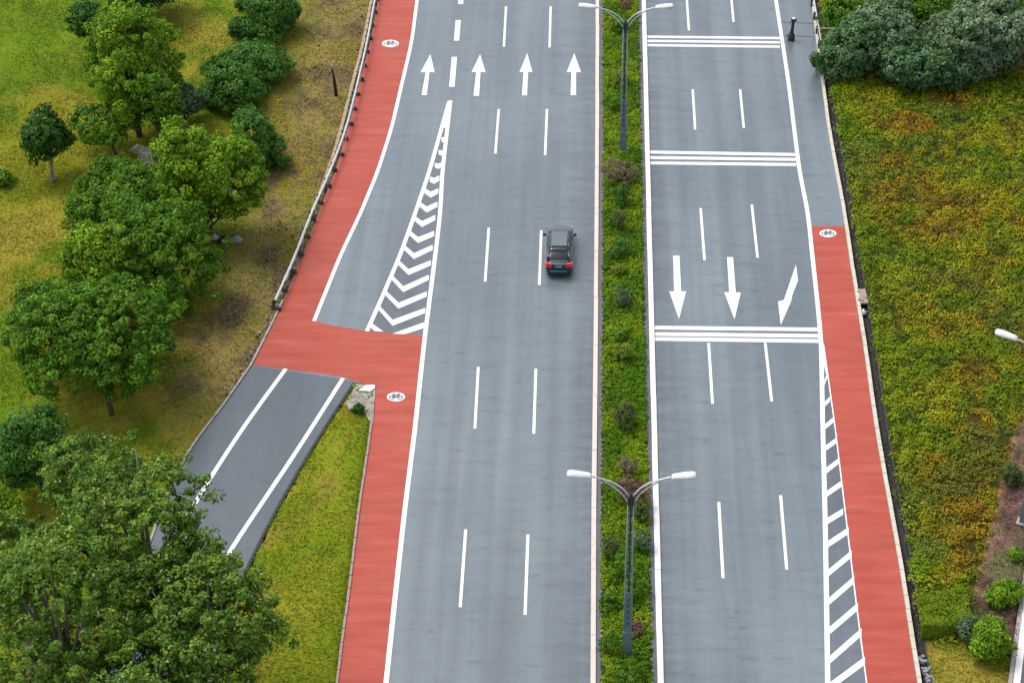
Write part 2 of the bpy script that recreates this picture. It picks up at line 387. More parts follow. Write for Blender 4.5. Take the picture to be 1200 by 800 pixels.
# ------------------------------------------------------------------ painted markings (parts of their carriageway)
ZM = .008
def line(name, pts, wd, parent, mat='white', y0=None, y1=None, step=12):
    y0 = pts[0][1] if y0 is None else y0; y1 = pts[-1][1] if y1 is None else y1
    ys = np.append(np.arange(y0, y1-.5, step), y1)
    ribbon(name, smooth([G(xat(pts, y), y) for y in ys], 1), wd, ZM, M[mat], parent)
line('edge_line', EDGE_UP, .25, road, y0=Y0)
line('edge_line', EDGE_LOW, .27, road, y0=118, y1=Y1)
line('edge_line', [(526.3, 119), (503.5, 200), (486.5, 250), (468.5, 300), (447, 350), (430, 388)], .27, road)
line('edge_line', EDGE_R, .27, road_r, y0=Y0, y1=Y1)
line('edge_line', [(x-.4, y) for x, y in RED_R_L], .07, road_r, y0=402, y1=Y1)
for P_ in (RAMP_1, RAMP_2):
    ribbon('edge_line', interp(smooth([G(*p) for p in P_], 1), 4), .26, ZM, M['white'], slip)
def dash(a, b, parent, wd=.17, mat='white'):
    ribbon('lane_dash', [G(*a), G(*b)], wd, ZM, M[mat], parent)
for a, b in (((593, 8), (590.5, 55)), ((584.5, 128), (580.5, 180)), ((572.8, 267), (568.5, 330)), ((560.5, 430), (556.5, 502)), ((545.8, 620), (539.3, 711)),
             ((645.3, 8), (644, 56)), ((641, 128), (638.8, 182)), ((634.3, 270), (632, 334)), ((628, 432), (625.5, 508)), ((618.7, 626), (615.3, 720)),
             ((600, -95), (598, -52)), ((648, -95), (647, -50)), ((530, 840), (521, 950)), ((607, 850), (603, 965))): dash(a, b, road)
for a, b in (((537, 24), (535, 48)), ((532.5, 67), (529.5, 102)), ((541, -18), (539.8, 5))): dash(a, b, road, .40)
for a, b in (((804.3, -8), (807.3, 36)), ((811.8, 105), (814.6, 152)), ((821, 244), (825.6, 305)), ((830.4, 402), (835, 473)), ((842.3, 588), (847.3, 677)),
             ((855.5, -18), (859.6, 26)), ((867.3, 105), (871.6, 150)), ((881, 240), (887.8, 302)), ((896.8, 402), (904.3, 470)), ((914.7, 580), (922, 667)),
             ((796, -130), (799, -85)), ((857, 800), (864, 905)), ((933, 800), (946, 905))): dash(a, b, road_r)
flat('chevron_marking', [G(*p) for p in [(526.2, 118), (529, 118), (524.3, 150), (517.8, 150)]], ZM+.001, M['white'], road)
# chevrons of the left gore
chev = [((503.75, 210), (508.75, 212), (515, 208.75)), ((497.5, 223.7), (505, 228), (513.7, 223.7)), ((491, 238.7), (500, 245.5), (512.5, 239.5)), ((485, 255), (494.5, 262.5), (510, 255)),
        ((479.5, 272.5), (490, 281.2), (508.7, 273.7)), ((472.5, 288.7), (485, 300), (507, 290)), ((465.5, 306.2), (478.7, 318.7), (505, 308)), ((458, 323.7), (472.5, 338.7), (502.5, 325)),
        ((451.2, 342.5), (467, 358), (500, 344.5)), ((443.7, 360), (460, 378), (498.2, 363.7)), ((509.5, 193.5), (513.5, 195), (517.5, 193)), ((514, 178.5), (517, 179.5), (520.5, 178)), ((517.5, 163.5), (519.5, 164), (522, 163))]
for a, b, c in chev:
    h = 2.6 if b[1] < 200 else 3.0
    pts = [(a[0], a[1]-h), (b[0], b[1]-h*1.1), (c[0], c[1]-h), (c[0], c[1]+h), (b[0], b[1]+h*1.2), (a[0], a[1]+h)]
    flat('chevron_marking', [G(*p) for p in pts], ZM-.002, M['white'], road)
flat('chevron_marking', [G(*p) for p in [(434, 377.5), (449.5, 388.5), (439, 387.8), (431, 380.5)]], ZM-.002, M['white'], road)
flat('chevron_marking', [G(*p) for p in [(497.3, 377.5), (496.3, 384.5), (474, 391.6), (460, 390.8)]], ZM-.002, M['white'], road)
# diagonal bars of the right gore
bars = [(965.5, 450, 968.7, 441.5), (966.2, 473.7, 972.5, 467.5), (966.7, 500, 977.2, 491.2), (967.5, 525, 979.7, 516.2), (968.2, 551.2, 982.7, 540), (968.7, 578.5, 986, 566.5),
        (969, 610.5, 988, 599), (970, 637.5, 994.5, 621.2), (970.7, 671, 998, 648.5), (971.7, 704, 1001, 678.7), (972, 738.5, 1005.5, 710), (972.5, 772.5, 1009.5, 740), (973.5, 803, 1013.5, 773.5), (974, 842, 1018, 808), (975, 880, 1023, 843)]
for i, (xa, ya, xb, yb) in enumerate(bars):
    h = 2.7+i*.16
    flat('diagonal_bar', [G(xa, ya-h), G(xb, yb-h), G(xb, yb+h), G(xa, ya+h)], ZM-.002, M['white'], road_r)
flat('diagonal_bar', [G(963, 405), G(966, 405), G(970, 446), G(966, 430)], ZM-.002, M['white'], road_r)
# three rows of three speed-reduction bars
for (x0, x1, rows_, hh) in ((757, 914, ((43.3, 45), (48.2, 50), (53.2, 55)), 1.35), (761, 933, ((178.3, 181.3), (184.8, 187), (191, 193)), 1.75), (766.5, 960, ((383.8, 386), (391.3, 393.5), (397, 399.5)), 2.2)):
    for ya, yb in rows_:
        flat('speed_bar', [G(x0, ya-hh), G(x1, yb-hh), G(x1, yb+hh), G(x0, ya+hh)], ZM-.003, M['worn'], road_r)
for (a, b) in (((913, 26), (954, 28)), ((918, 42), (957, 43.5))): ribbon('road_seam', [G(*a), G(*b)], .10, .003, M['seam'], road_r)
def arrow(pts, parent, mat='white'): flat('arrow_marking', [G(*p) for p in pts], ZM, M[mat], parent)
Z5 = lambda L: [(440+x*260/1200, 20+y*170/785) for x, y in L]
arrow(Z5([(297, 203), (320, 300), (292, 298), (277, 424), (249, 423), (272, 299), (244, 300)]), road)
arrow(Z5([(566, 203), (596, 300), (568, 298), (560, 427), (530, 427), (545, 298), (519, 300)]), road)
arrow(Z5([(821, 197), (849, 298), (826, 298), (820, 425), (792, 425), (801, 298), (778, 300)]), road, 'worn')
arrow(Z5([(1075, 197), (1112, 300), (1085, 298), (1085, 424), (1055, 424), (1060, 298), (1034, 300)]), road)
Z6 = lambda L: [(750+x*220/1200, 290+y*120/655) for x, y in L]
arrow(Z6([(212, 53), (252, 53), (263, 281), (295, 281), (249, 457), (187, 281), (218, 281)])[::-1], road_r)
arrow(Z6([(556, 62), (595, 62), (612, 288), (644, 288), (604, 458), (538, 286), (570, 286)])[::-1], road_r)
arrow(Z6([(997, 110), (1010, 212), (975, 300), (965, 345), (900, 494), (882, 346), (920, 335)])[::-1], road_r)
# longitudinal joint in the right carriageway and cross joint on the shoulder
mb = MB()
# cycle emblems: a white oval with a bicycle drawn in it
def emblem(cx, cy, wpx, hpx, parent):
    c = G(cx, cy); a = (G(cx+wpx/2, cy)-c).length; b = (G(cx, cy+hpx/2)-c).length
    rx = (G(cx+5, cy)-c).normalized(); ry = (G(cx, cy-5)-c).normalized()
    P = lambda u, v: c+rx*u*a+ry*v*b
    o = flat('cycle_emblem', [P(math.cos(t), math.sin(t)) for t in np.linspace(0, 2*PI, 33)[:-1]], ZM, M['white'], parent)
    s = MB()
    def seg(p, q, wd=.10):
        p, q = P(*p), P(*q); t = (q-p).normalized(); nn = Vector((-t.y, t.x, 0))*wd/2
        s.add([(*(v.xy), ZM+.004+seg.k) for v in (p-nn, p+nn, q+nn, q-nn)], [(0, 3, 2, 1)]); seg.k += .0004
    seg.k = 0
    for wx in (-.45, .45):
        ring = [(wx+.26*math.cos(t), -.15+.42*math.sin(t)) for t in np.linspace(0, 2*PI, 15)]
        for p, q in zip(ring, ring[1:]): seg(p, q, .08)
    for p, q in (((-.45, -.15), (-.22, .45)), ((-.22, .45), (.3, .42)), ((.3, .42), (0, -.2)), ((0, -.2), (-.45, -.15)), ((-.28, .5), (0, -.2)), ((.45, -.15), (.26, .62)), ((.26, .62), (.42, .66)), ((-.4, .58), (-.16, .58))): seg(p, q, .09)
    s.build('cycle_symbol', M['symbol'], o)
lanes = [q for q in C.objects if q.name.startswith('cycle_lane')]
emblem(457.5, 51.3, 20, 8.5, lanes[0]); emblem(464, 464.8, 21.5, 10.5, lanes[0]); emblem(970.2, 273.5, 20, 9, lanes[1])

# ------------------------------------------------------------------ kerbs, edging, median bed, drain
def kerb(name, P, wd, h, mat, zb=-.05, joint=None, jmat='grey'):
    o = ribbon(name, P, wd, h, M[mat], None, zb); tag(o, kind='structure'); return o
def jointed(name, P, wd, h, mat, seg=1.0, gap=.02):
    """kerb of separate stones laid end to end, one mesh per run"""
    L = sum((b-a).length for a, b in zip(P, P[1:])); Q = resample(P, int(L/seg)+1); mb = MB()
    for a, b in zip(Q, Q[1:]):
        d = b-a; l = d.length; c = (a+b)/2; dz = random.uniform(-.006, .006); dd = random.uniform(-.008, .008)
        mb.box((c.x+dd, c.y, h/2-.03+dz), (l-gap, wd, h+.06), math.atan2(d.y, d.x))
    o = mb.build(name, M[mat]); tag(o, kind='structure'); return o
jointed('kerb', kl, .27, .15, 'kerb', 5.0, .03); jointed('kerb', kr, .32, .15, 'kerb_w', 5.0, .03)
edl = offset_row(kl, .28); edr = offset_row(kr, -.28)
# kl runs away->near, so the left normal points east
if edl[10].x < kl[10].x: edl = offset_row(kl, -.28); edr = offset_row(kr, .28)
kerb('edging', edl, .22, .10, 'edge_grey'); kerb('edging', edr, .22, .10, 'edge_grey')
bed = strip('median_bed', [p+Vector((.36, 0, 0)) for p in kl], [p-Vector((.36, 0, 0)) for p in kr], .07, M['ground']); tag(bed, kind='structure')
rre = row(ROAD_R); sgn = 1 if offset_row(rre, 1)[10].x > rre[10].x else -1
jointed('kerb', offset_row(rre, sgn*.13), .22, .12, 'cream', 1.0, .03)
# roadside drain: two walls and a deep floor
DRW = .44
drA = offset_row(rre, sgn*.26); drB = offset_row(rre, sgn*(.26+DRW))
strip('drain_channel', drA, drB, -.45, M['dark']); C.objects['drain_channel']['kind'] = 'structure'
for P_, nm in ((drA, 'drain_wall'), (drB, 'drain_wall')):
    mb = MB(); n = len(P_); mb.add([(p.x, p.y, -.5) for p in P_]+[(p.x, p.y, .03) for p in P_], [(i, i+1, n+i+1, n+i) for i in range(n-1)]); tag(mb.build(nm, M['dark']), kind='structure')
kerb('drain_lip', offset_row(rre, sgn*(.26+DRW+.05)), .09, .05, 'dark', -.5)
verge = strip('verge', offset_row(rre, sgn*(.26+DRW+.09)), offset_row(rre, sgn*(.26+DRW+1.6)), .02, M['ground']); tag(verge, kind='structure')
# kerb strips along the left road edges
jointed('kerb', row([(x-7.5, y) for x, y in RED_L[:8]], Y0, 330), .22, .10, 'tan', .9, .05)
jointed('kerb', [G(x-1.2, y) for x, y in ((333, 352), (321, 377), (309, 401), (296, 427))]+[p+Vector((-.08, 0, 0)) for p in RLr[2:]], .14, .09, 'conc', 1.0, .03)
jointed('kerb', [p+Vector((.1, 0, 0)) for p in RRr[1:]], .16, .08, 'dark', 1.0, .03)
jointed('kerb', [G(xat(RED_LOW_L, y)-1, y) for y in range(470, Y1, 20)], .13, .09, 'pinkstone', 1.0, .05)
# tip of the wedge: worn concrete apron
tip = flat('concrete_apron', [G(*p) for p in ((418, 450), (437, 452), (440, 456), (437.5, 497), (431.5, 492), (428, 484), (411, 481), (405, 474))], .05, M['conc']); tag(tip, kind='structure')

# ------------------------------------------------------------------ the ground sheet
left_poly = [(p.x, p.y) for p in A1+A2[1:]]+[(p.x, p.y) for p in reversed([G(xat(KL, y), y) for y in ys1]+[G(xat(KL, y), y) for y in np.arange(440, Y1+.1, 10)])]
left_poly = [(p.x, p.y) for p in A1+A2[1:]]+[(p.x, p.y) for p in (B1+B2[1:])[::-1]]
right_poly = [(p.x, p.y) for p in kr]+[(p.x, p.y) for p in drB[::-1]]
median_poly = [(p.x, p.y) for p in kl]+[(p.x, p.y) for p in kr[::-1]]
slip_poly = [(p.x, p.y) for p in RLr]+[(p.x, p.y) for p in RRr[::-1]]
SIDE = [(1198, 692), (1191, 745), (1184, 800), (1170, 900), (1160, 1000), (1115, 1480)]     # inner edge of the path at the right border
SIDE_U = [(1252, 250), (1240, 400), (1222, 550), (1198, 692)]
side_row = [G(*p) for p in SIDE_U+SIDE[1:]]
side_poly = [(p.x, p.y) for p in side_row]+[(p.x+5, p.y) for p in side_row[::-1]]
roads = [left_poly, right_poly, median_poly, slip_poly, side_poly]
def road_mask(x, y):
    m = np.zeros(np.shape(x), bool)
    for p in roads: m |= inpoly(x, y, p)
    return m
def road_dist(x, y):
    d = np.full(np.shape(x), 1e9)
    for p in roads: d = np.minimum(d, distpoly(x, y, p, True))
    return d
def g2(x, y): v = G(x, y); return (v.x, v.y)
WEDGE = [g2(*p) for p in ((440, 450), (436, 500), (421, 600), (396, 800), (370, 1000), (190, 1000), (236, 800), (290, 660), (327, 588), (415, 446))]
BROWN = [g2(*p) for p in ((1215, 440), (1196, 485), (1180, 540), (1162, 610), (1147, 670), (1133, 725), (1160, 745), (1200, 760), (1260, 700), (1260, 440))]
LOWR = [g2(*p) for p in ((1076, 752), (1110, 757), (1135, 752), (1150, 765), (1200, 770), (1200, 1000), (1090, 1000))]
def blob(x, y, px, py, rx, ry):
    c = G(px, py); X = (x-c.x)/rx; Y = (y-c.y)/ry; return np.exp(-(X*X+Y*Y))
railrow = [g2(x, y) for x, y in RED_L]
C_ = lambda *c: np.array(c, float)
def mixn(a, b, t): t = np.asarray(t)[..., None]; return a*(1-t)+b*t
def turf(x, y):
    """colour of turf, soil and field at ground points"""
    n1 = fbm(x, y, 9, 4); n2 = fbm(x, y, 3.2, 4, 50); n3 = fbm(x, y, .9, 3, 90); n4 = fbm(x*1.0, y*.6, 1.6, 4, 130)
    green, yel, tan, brn = C_(.120, .165, .018), C_(.225, .200, .030), C_(.290, .215, .075), C_(.13, .098, .062)
    t = sstep(.38, .62, n1*.6+n2*.4)
    c = mixn(green, yel, t)
    c = mixn(c, tan, sstep(.52, .68, n2*.55+n4*.45)*.75)
    gb = blob(x, y, 40, 60, 4, 4)+blob(x, y, 10, 430, 3, 6)+blob(x, y, 245, 15, 5, 3)+.8*blob(x, y, 60, 10, 5, 4)
    c = mixn(c, C_(.135, .205, .014), np.clip(gb*1.1, 0, .75)*sstep(.35, .65, n4+.05))
    tb = blob(x, y, 40, 290, 4, 6)+.9*blob(x, y, 235, 70, 4, 7)+blob(x, y, 265, 25, 4, 3)+blob(x, y, 240, 440, 4, 6)+blob(x, y, 190, 470, 3, 5)
    c = mixn(c, C_(.32, .235, .085), np.clip(tb, 0, 1)*sstep(.3, .62, n2)*.85)
    # trampled brown verge beside the guard rail
    dr = distpoly(x, y, railrow)
    v = np.exp(-((dr-1.6)/4.0)**2)*(y > 75)
    c = mixn(c, C_(.240, .190, .095), np.clip(v*1.2, 0, .9)*sstep(.25, .55, n3*.4+n4*.6))
    c = mixn(c, C_(.11, .092, .080), np.clip(v*1.3, 0, 1)*sstep(.50, .60, n4*.6+n2*.4)*.7)
    # the wedge between the roads
    w_ = inpoly(x, y, WEDGE)[..., None]
    cw = mixn(C_(.150, .200, .018), C_(.230, .235, .040), sstep(.38, .66, n2*.5+n4*.5)); cw = mixn(cw, C_(.20, .145, .07), sstep(.60, .72, n4)*.6)
    c = np.where(w_, cw, c)
    # field on the right
    r_ = (x > 12)[..., None]
    f1 = fbm(x, y, 7, 4, 210); f2 = fbm(x, y, 2.4, 4, 260); f3 = fbm(x, y, .7, 3, 300)
    cf = mixn(C_(.115, .165, .012), C_(.225, .215, .018), sstep(.35, .62, f2))
    orange = sstep(.47, .60, f1*.6+f2*.4)
    cf = mixn(cf, C_(.215, .120, .020), orange*.80); cf = mixn(cf, C_(.115, .072, .035), sstep(.55, .68, f3*.4+f2*.6)*.7)
    near = np.exp(-(distpoly(x, y, [(p.x, p.y) for p in drB])/2.2)**2)
    cf = mixn(cf, C_(.14, .21, .014), near*.75*sstep(.3, .5, f2+.1))
    cf = mixn(cf, C_(.05, .10, .02), sstep(.58, .66, fbm(x, y, 1.1, 3, 440))*.6)
    cf = mixn(cf, C_(.085, .12, .04), (sstep(.60, .7, fbm(x, y, 4, 3, 400))*.6))
    c = np.where(r_, cf, c)
    b_ = inpoly(x, y, BROWN)[..., None]; cb = mixn(C_(.095, .070, .055), C_(.20, .150, .110), sstep(.4, .6, f3*.6+f2*.4)); cb = mixn(cb, C_(.11, .15, .06), sstep(.52, .60, f2)*.8); cb = mixn(cb, C_(.30, .22, .10), (np.exp(-(distpoly(x, y, BROWN[:6])/.22)**2)))
    c = np.where(b_, cb, c)
    l_ = inpoly(x, y, LOWR)[..., None]; cl = mixn(C_(.14, .165, .022), C_(.28, .235, .08), sstep(.4, .62, f2*.5+f3*.5)); c = np.where(l_, cl, c)
    vk = np.clip(v*1.1, 0, 1)[..., None]*(~(r_ | w_))
    k = np.where(b_, np.array([1.15, .92, .95]), np.where(r_, np.array([1.04, 1.02, .45]), np.where(w_, np.array([1.0, 1.0, .42]), np.array([.83, .96, .34]))))
    k = k*(1-vk)+np.array([.98, .93, .62])*vk
    return c*k
def set_tone(me, cols, dom='POINT'):
    a = me.color_attributes.new('tone', 'FLOAT_COLOR', dom)
    buf = np.ones((len(cols), 4), np.float32); buf[:, :3] = cols; a.data.foreach_set('color', buf.ravel())
def ground_h(x, y, d=None):
    if d is None: d = road_dist(x, y)
    h = np.clip((fbm(x, y, 6, 3, 11)-.4)*.5+fbm(x, y, .9, 3, 33)*.12, 0, None)*sstep(.2, 2.5, d)-.01
    return np.where(x > 12, .0, h)
def build_ground():
    x0, x1, y0, y1, st = -62, 48, 45, 190, .4
    nx, ny = int((x1-x0)/st)+1, int((y1-y0)/st)+1
    X, Y = np.meshgrid(np.linspace(x0, x1, nx), np.linspace(y0, y1, ny)); x, y = X.ravel(), Y.ravel()
    m = road_mask(x, y); d = road_dist(x, y)
    hz = np.where(m, -.62, ground_h(x, y, d)); hz = np.where((x > 12) & (d < 1.0) & (distpoly(x, y, [(p.x, p.y) for p in drB]) < 1.0), -.62, hz)
    # far rim runs down level so that the outer sheet meets it
    co = np.stack([x, y, hz], 1).astype(np.float32)
    i = np.arange((ny-1)*(nx-1)); r, c = i//(nx-1), i % (nx-1); q = r*nx+c
    f = np.stack([q, q+1, q+nx+1, q+nx], 1).astype(np.int32)
    me = bpy.data.meshes.new('ground'); me.vertices.add(len(co)); me.vertices.foreach_set('co', co.ravel())
    me.loops.add(f.size); me.loops.foreach_set('vertex_index', f.ravel()); me.polygons.add(len(f))
    me.polygons.foreach_set('loop_start', np.arange(0, f.size, 4, dtype=np.int32)); me.update(calc_edges=True)
    me.polygons.foreach_set('use_smooth', [True]*len(f)); tt = turf(x, y); fld = ((x > 14) & ~inpoly(x, y, LOWR) & ~inpoly(x, y, BROWN))[:, None]; tt = np.where(fld, tt*.22+np.array([.012, .012, .004]), tt)
    set_tone(me, tt)
    tag(link('ground', me, M['ground']), kind='structure')
    # outer land out to the horizon, a frame round the fine sheet
    mb = MB(); R = 3500
    mb.add([(-R, -R, -.02), (R, -R, -.02), (R, y0, -.02), (-R, y0, -.02), (-R, y1, -.02), (R, y1, -.02), (R, R, -.02), (-R, R, -.02), (x0, y0, -.02), (x0, y1, -.02), (x1, y0, -.02), (x1, y1, -.02)],
           [(0, 1, 2, 10, 8, 3), (4, 9, 11, 5, 6, 7), (3, 8, 9, 4), (10, 2, 5, 11)])
    o = mb.build('terrain', M['ground']); set_tone(o.data, np.tile([.11, .12, .03], (12, 1))); tag(o, kind='structure')
build_ground()
vco = np.empty(len(verge.data.vertices)*3); verge.data.vertices.foreach_get('co', vco); vco = vco.reshape(-1, 3); set_tone(verge.data, turf(vco[:, 0], vco[:, 1])*np.where(inpoly(vco[:, 0], vco[:, 1], LOWR), 1, .25)[:, None])
set_tone(bed.data, np.tile([.035, .05, .012], (len(bed.data.vertices), 1)))

# ------------------------------------------------------------------ leaf clouds
def quads(name, P, Nn, size, cols, mat, parent=None, aspect=1.5, jitter=None):
    """one mesh of leaf quads: centres P, facing Nn, half length size, colours cols"""
    n = len(P); r = rng.normal(size=(n, 3)); Nn = Nn/np.linalg.norm(Nn, axis=1, keepdims=True)
    a = np.cross(Nn, r); a /= np.linalg.norm(a, axis=1, keepdims=True)+1e-9; b = np.cross(Nn, a)
    s = size[:, None]; a = a*s; b = b*s/aspect
    V = np.stack([P-a, P-b*.9+a*.15, P+a, P+b*.9+a*.15], 1).reshape(-1, 3).astype(np.float32)
    me = bpy.data.meshes.new(name); me.vertices.add(4*n); me.vertices.foreach_set('co', V.ravel())
    me.loops.add(4*n); me.loops.foreach_set('vertex_index', np.arange(4*n, dtype=np.int32)); me.polygons.add(n)
    me.polygons.foreach_set('loop_start', np.arange(0, 4*n, 4, dtype=np.int32)); me.update(calc_edges=True)
    set_tone(me, np.repeat(np.clip(cols, .004, 1), 4, 0)); return link(name, me, mat, parent)
def tint(base, n, v=.22, h=.10):
    base = np.asarray(base, float); k = 1+rng.normal(0, v, (n, 1)); c = base*np.clip(k, .45, 1.9)
    hh = rng.normal(0, h, n); c = c.copy(); c[:, 0] *= 1+hh*1.3; c[:, 2] *= 1-hh*.6; return c

# ------------------------------------------------------------------ ground plants ("stuff")
def scatter(n, x0, x1, y0, y1, test):
    x = rng.uniform(x0, x1, n); y = rng.uniform(y0, y1, n); k = test(x, y); return x[k], y[k]
def img_ok(x, y, pad=40):
    d = np.stack([x, y, np.full_like(x, -CAM_H)], 1); w_ = d@fw; px = 600+F_PX*(d@rt)/w_; py = 400-F_PX*(d@up)/w_
    return (px > -pad) & (px < 1200+pad) & (py > -pad) & (py < 800+pad)
# short grass on the left, and in the wedge
x, y = scatter(560000, -58, 3, 66, 165, lambda x, y: img_ok(x, y) & ~road_mask(x, y))
k = (road_dist(x, y) > .12); x, y = x[k], y[k]; keep = rng.random(len(x)) < (.35+.65*sstep(.35, .6, fbm(x, y, 2, 3, 500))); x, y = x[keep], y[keep]
n = len(x); P = np.stack([x, y, .02+ground_h(x, y)+rng.uniform(0, .07, n)], 1)
Nn = rng.normal(size=(n, 3))*.5+np.array([0, 0, 1.]); c = turf(x, y)*np.clip(1+rng.normal(0, .20, (n, 1)), .5, 1.7)
o = quads('short_grass', P, Nn, rng.uniform(.05, .12, n), c, M['cover'], aspect=2.6); tag(o, 'short rough turf yellowed in patches beside the carriageway', 'grass', kind='stuff')
def mounds(name, label, cat, cx, cy, r, h, per, colfn, lsz, seed, mat='cover', z0=0.0, tonev=.16):
    g = np.random.default_rng(seed); n = len(cx); idx = np.repeat(np.arange(n), np.maximum(6, (per*(r/.5)**2)).astype(int)); m = len(idx)
    d = g.normal(size=(m, 3)); d[:, 2] = np.abs(d[:, 2]); d /= np.linalg.norm(d, axis=1, keepdims=True); rad = g.uniform(.75, 1.08, m)[:, None]
    P = np.stack([cx[idx], cy[idx], np.full(m, z0)], 1)+d*rad*np.stack([r[idx], r[idx], h[idx]], 1)
    nn = d*np.array([1, 1, 1.2])+np.array([0, 0, .35])+g.normal(size=(m, 3))*.4
    base = colfn(cx, cy); base = base*np.clip(1+g.normal(0, tonev, (n, 1)), .55, 1.6); hj = g.normal(0, .10, n); base[:, 0] *= 1+hj
    c = base[idx]*np.clip(1+g.normal(0, .17, (m, 1)), .5, 1.7); fl = g.random(m); c[fl > .98] *= 1.5
    o = quads(name, P, nn, g.uniform(*lsz, m), c, M[mat]); tag(o, label, cat, kind='stuff'); return o
# dense low cover on the right field: mounds
def mound_h(x, y): return .10+.75*np.abs(fbm(x, y, 1.7, 4, 620)-.38)*1.4+.42*np.abs(fbm(x, y, .6, 2, 660)-.45)
x, y = scatter(26000, 14, 40, 66, 165, lambda x, y: img_ok(x, y, 60) & (distpoly(x, y, right_poly, True) > .12) & ~inpoly(x, y, right_poly) & ~inpoly(x, y, side_poly) & ~inpoly(x, y, BROWN) & ~inpoly(x, y, LOWR))
r = rng.uniform(.18, .48, len(x))*(.75+.5*fbm(x, y, 3, 2, 777)); hh = r*rng.uniform(.6, 1.15, len(x))
mounds('ground_cover', 'dense low cover of green, yellow and rust coloured leaves right of the drain', 'ground cover', x, y, r, hh, 62, lambda x, y: turf(x, y)*1.3, (.05, .10), 41)
# brown heathery strip at the right border
x, y = scatter(90000, 20, 40, 66, 125, lambda x, y: img_ok(x, y) & inpoly(x, y, BROWN) & ~road_mask(x, y)); n = len(x)
P = np.stack([x, y, .04+.42*fbm(x, y, .9, 3, 720)*rng.uniform(.4, 1.05, n)], 1); c = turf(x, y)*np.clip(1+rng.normal(0, .3, (n, 1)), .4, 2)
o = quads('brown_undergrowth', P, rng.normal(size=(n, 3))*.8+np.array([0, 0, .6]), rng.uniform(.06, .13, n), c, M['dry'], aspect=3.2); tag(o, 'brown dried undergrowth along the right border', 'undergrowth', kind='stuff')
x, y = scatter(60000, 14, 36, 66, 90, lambda x, y: img_ok(x, y, 60) & inpoly(x, y, LOWR) & ~road_mask(x, y)); n = len(x)
P = np.stack([x, y, .02+rng.uniform(0, .10, n)], 1)
o = quads('short_grass', P, rng.normal(size=(n, 3))*.7+np.array([0, 0, .9]), rng.uniform(.05, .11, n), turf(x, y)*np.clip(1+rng.normal(0, .2, (n, 1)), .5, 1.7), M['cover'], aspect=2.6); tag(o, 'thin yellowish grass in the bottom right corner below the hedge', 'grass', kind='stuff')
# lush median planting
x, y = scatter(30000, -1, 6, 60, 165, lambda x, y: inpoly(x, y, [(p.x+.50, p.y) for p in kl]+[(p.x-.50, p.y) for p in kr[::-1]]))
r = rng.uniform(.10, .27, len(x)); hh = .10+r*rng.uniform(.5, 1.2, len(x))
def median_tone(x, y):
    t = sstep(.4, .62, fbm(x, y, 1.7, 3, 860)); c = mixn(C_(.085, .185, .004), C_(.180, .270, .006), t); return mixn(c, C_(.12, .15, .02), sstep(82, 66, y)*.5)
mounds('median_ground_cover', 'lush green low planting filling the median', 'ground cover', x, y, r, hh, 130, median_tone, (.04, .08), 42, z0=.07, tonev=.13)
# stones that edge the median bed
for P_, s_ in ((edl, 1), (edr, -1)):
    mb = MB(); L = sum((b-a).length for a, b in zip(P_, P_[1:]))
    for p in resample(P_, int(L/.42)):
        if random.random() < .72: mb.box((p.x+s_*.15+random.uniform(-.03, .03), p.y, .11), (random.uniform(.08, .15), random.uniform(.12, .26), .10), random.uniform(-.4, .4), taper=.7)
    tag(mb.build('edging_stones', M['grey']), 'small grey stones edging the median bed', 'stones', kind='stuff')
# leaf litter and clods beside the guard rail
mb = MB()
for _ in range(900):
    yy = random.uniform(-20, 470); xx = xat(RED_L+[(260, 490)], yy)-random.choice((random.uniform(2, 10), random.uniform(2, 60))); g = G(xx, yy)
    if road_mask(np.array([g.x]), np.array([g.y]))[0]: continue
    s_ = random.uniform(.06, .20); mb.box((g.x, g.y, .05), (s_, s_*random.uniform(.5, 1), s_*.5), random.uniform(0, 3), m=random.choice((0, 0, 1, 2)), taper=.6)
tag(mb.build('loose_stones', [M['pinkstone'], M['rust'], M['conc']]), 'loose stones and clods on the verge beside the guard rail', 'stones', kind='stuff')

# weeds and rubbish on the floor and lips of the drain
dp = resample(offset_row(rre, sgn*(.26+DRW/2)), 4000); n = 9000; ii = rng.integers(0, 4000, n); off = rng.uniform(-.36, .40, n)
P = np.array([[dp[i].x, dp[i].y, 0] for i in ii])+np.stack([off, rng.uniform(-.05, .05, n), rng.uniform(-.40, -.30, n)+(np.abs(off) > .26)*.38], 1)
sel = fbm(P[:, 0], P[:, 1], 1.4, 3, 930) > .47; P = P[sel]; n = len(P); kk = rng.random((n, 1)); c = np.where(kk < .5, C_(.05, .075, .02), np.where(kk < .88, C_(.10, .085, .06), C_(.30, .29, .27)))
o = quads('drain_litter', P, rng.normal(size=(n, 3))*.5+np.array([0, 0, 1.]), rng.uniform(.03, .08, n), c, M['dry']); tag(o, 'weeds and litter along the dark roadside drain', 'litter', kind='stuff')

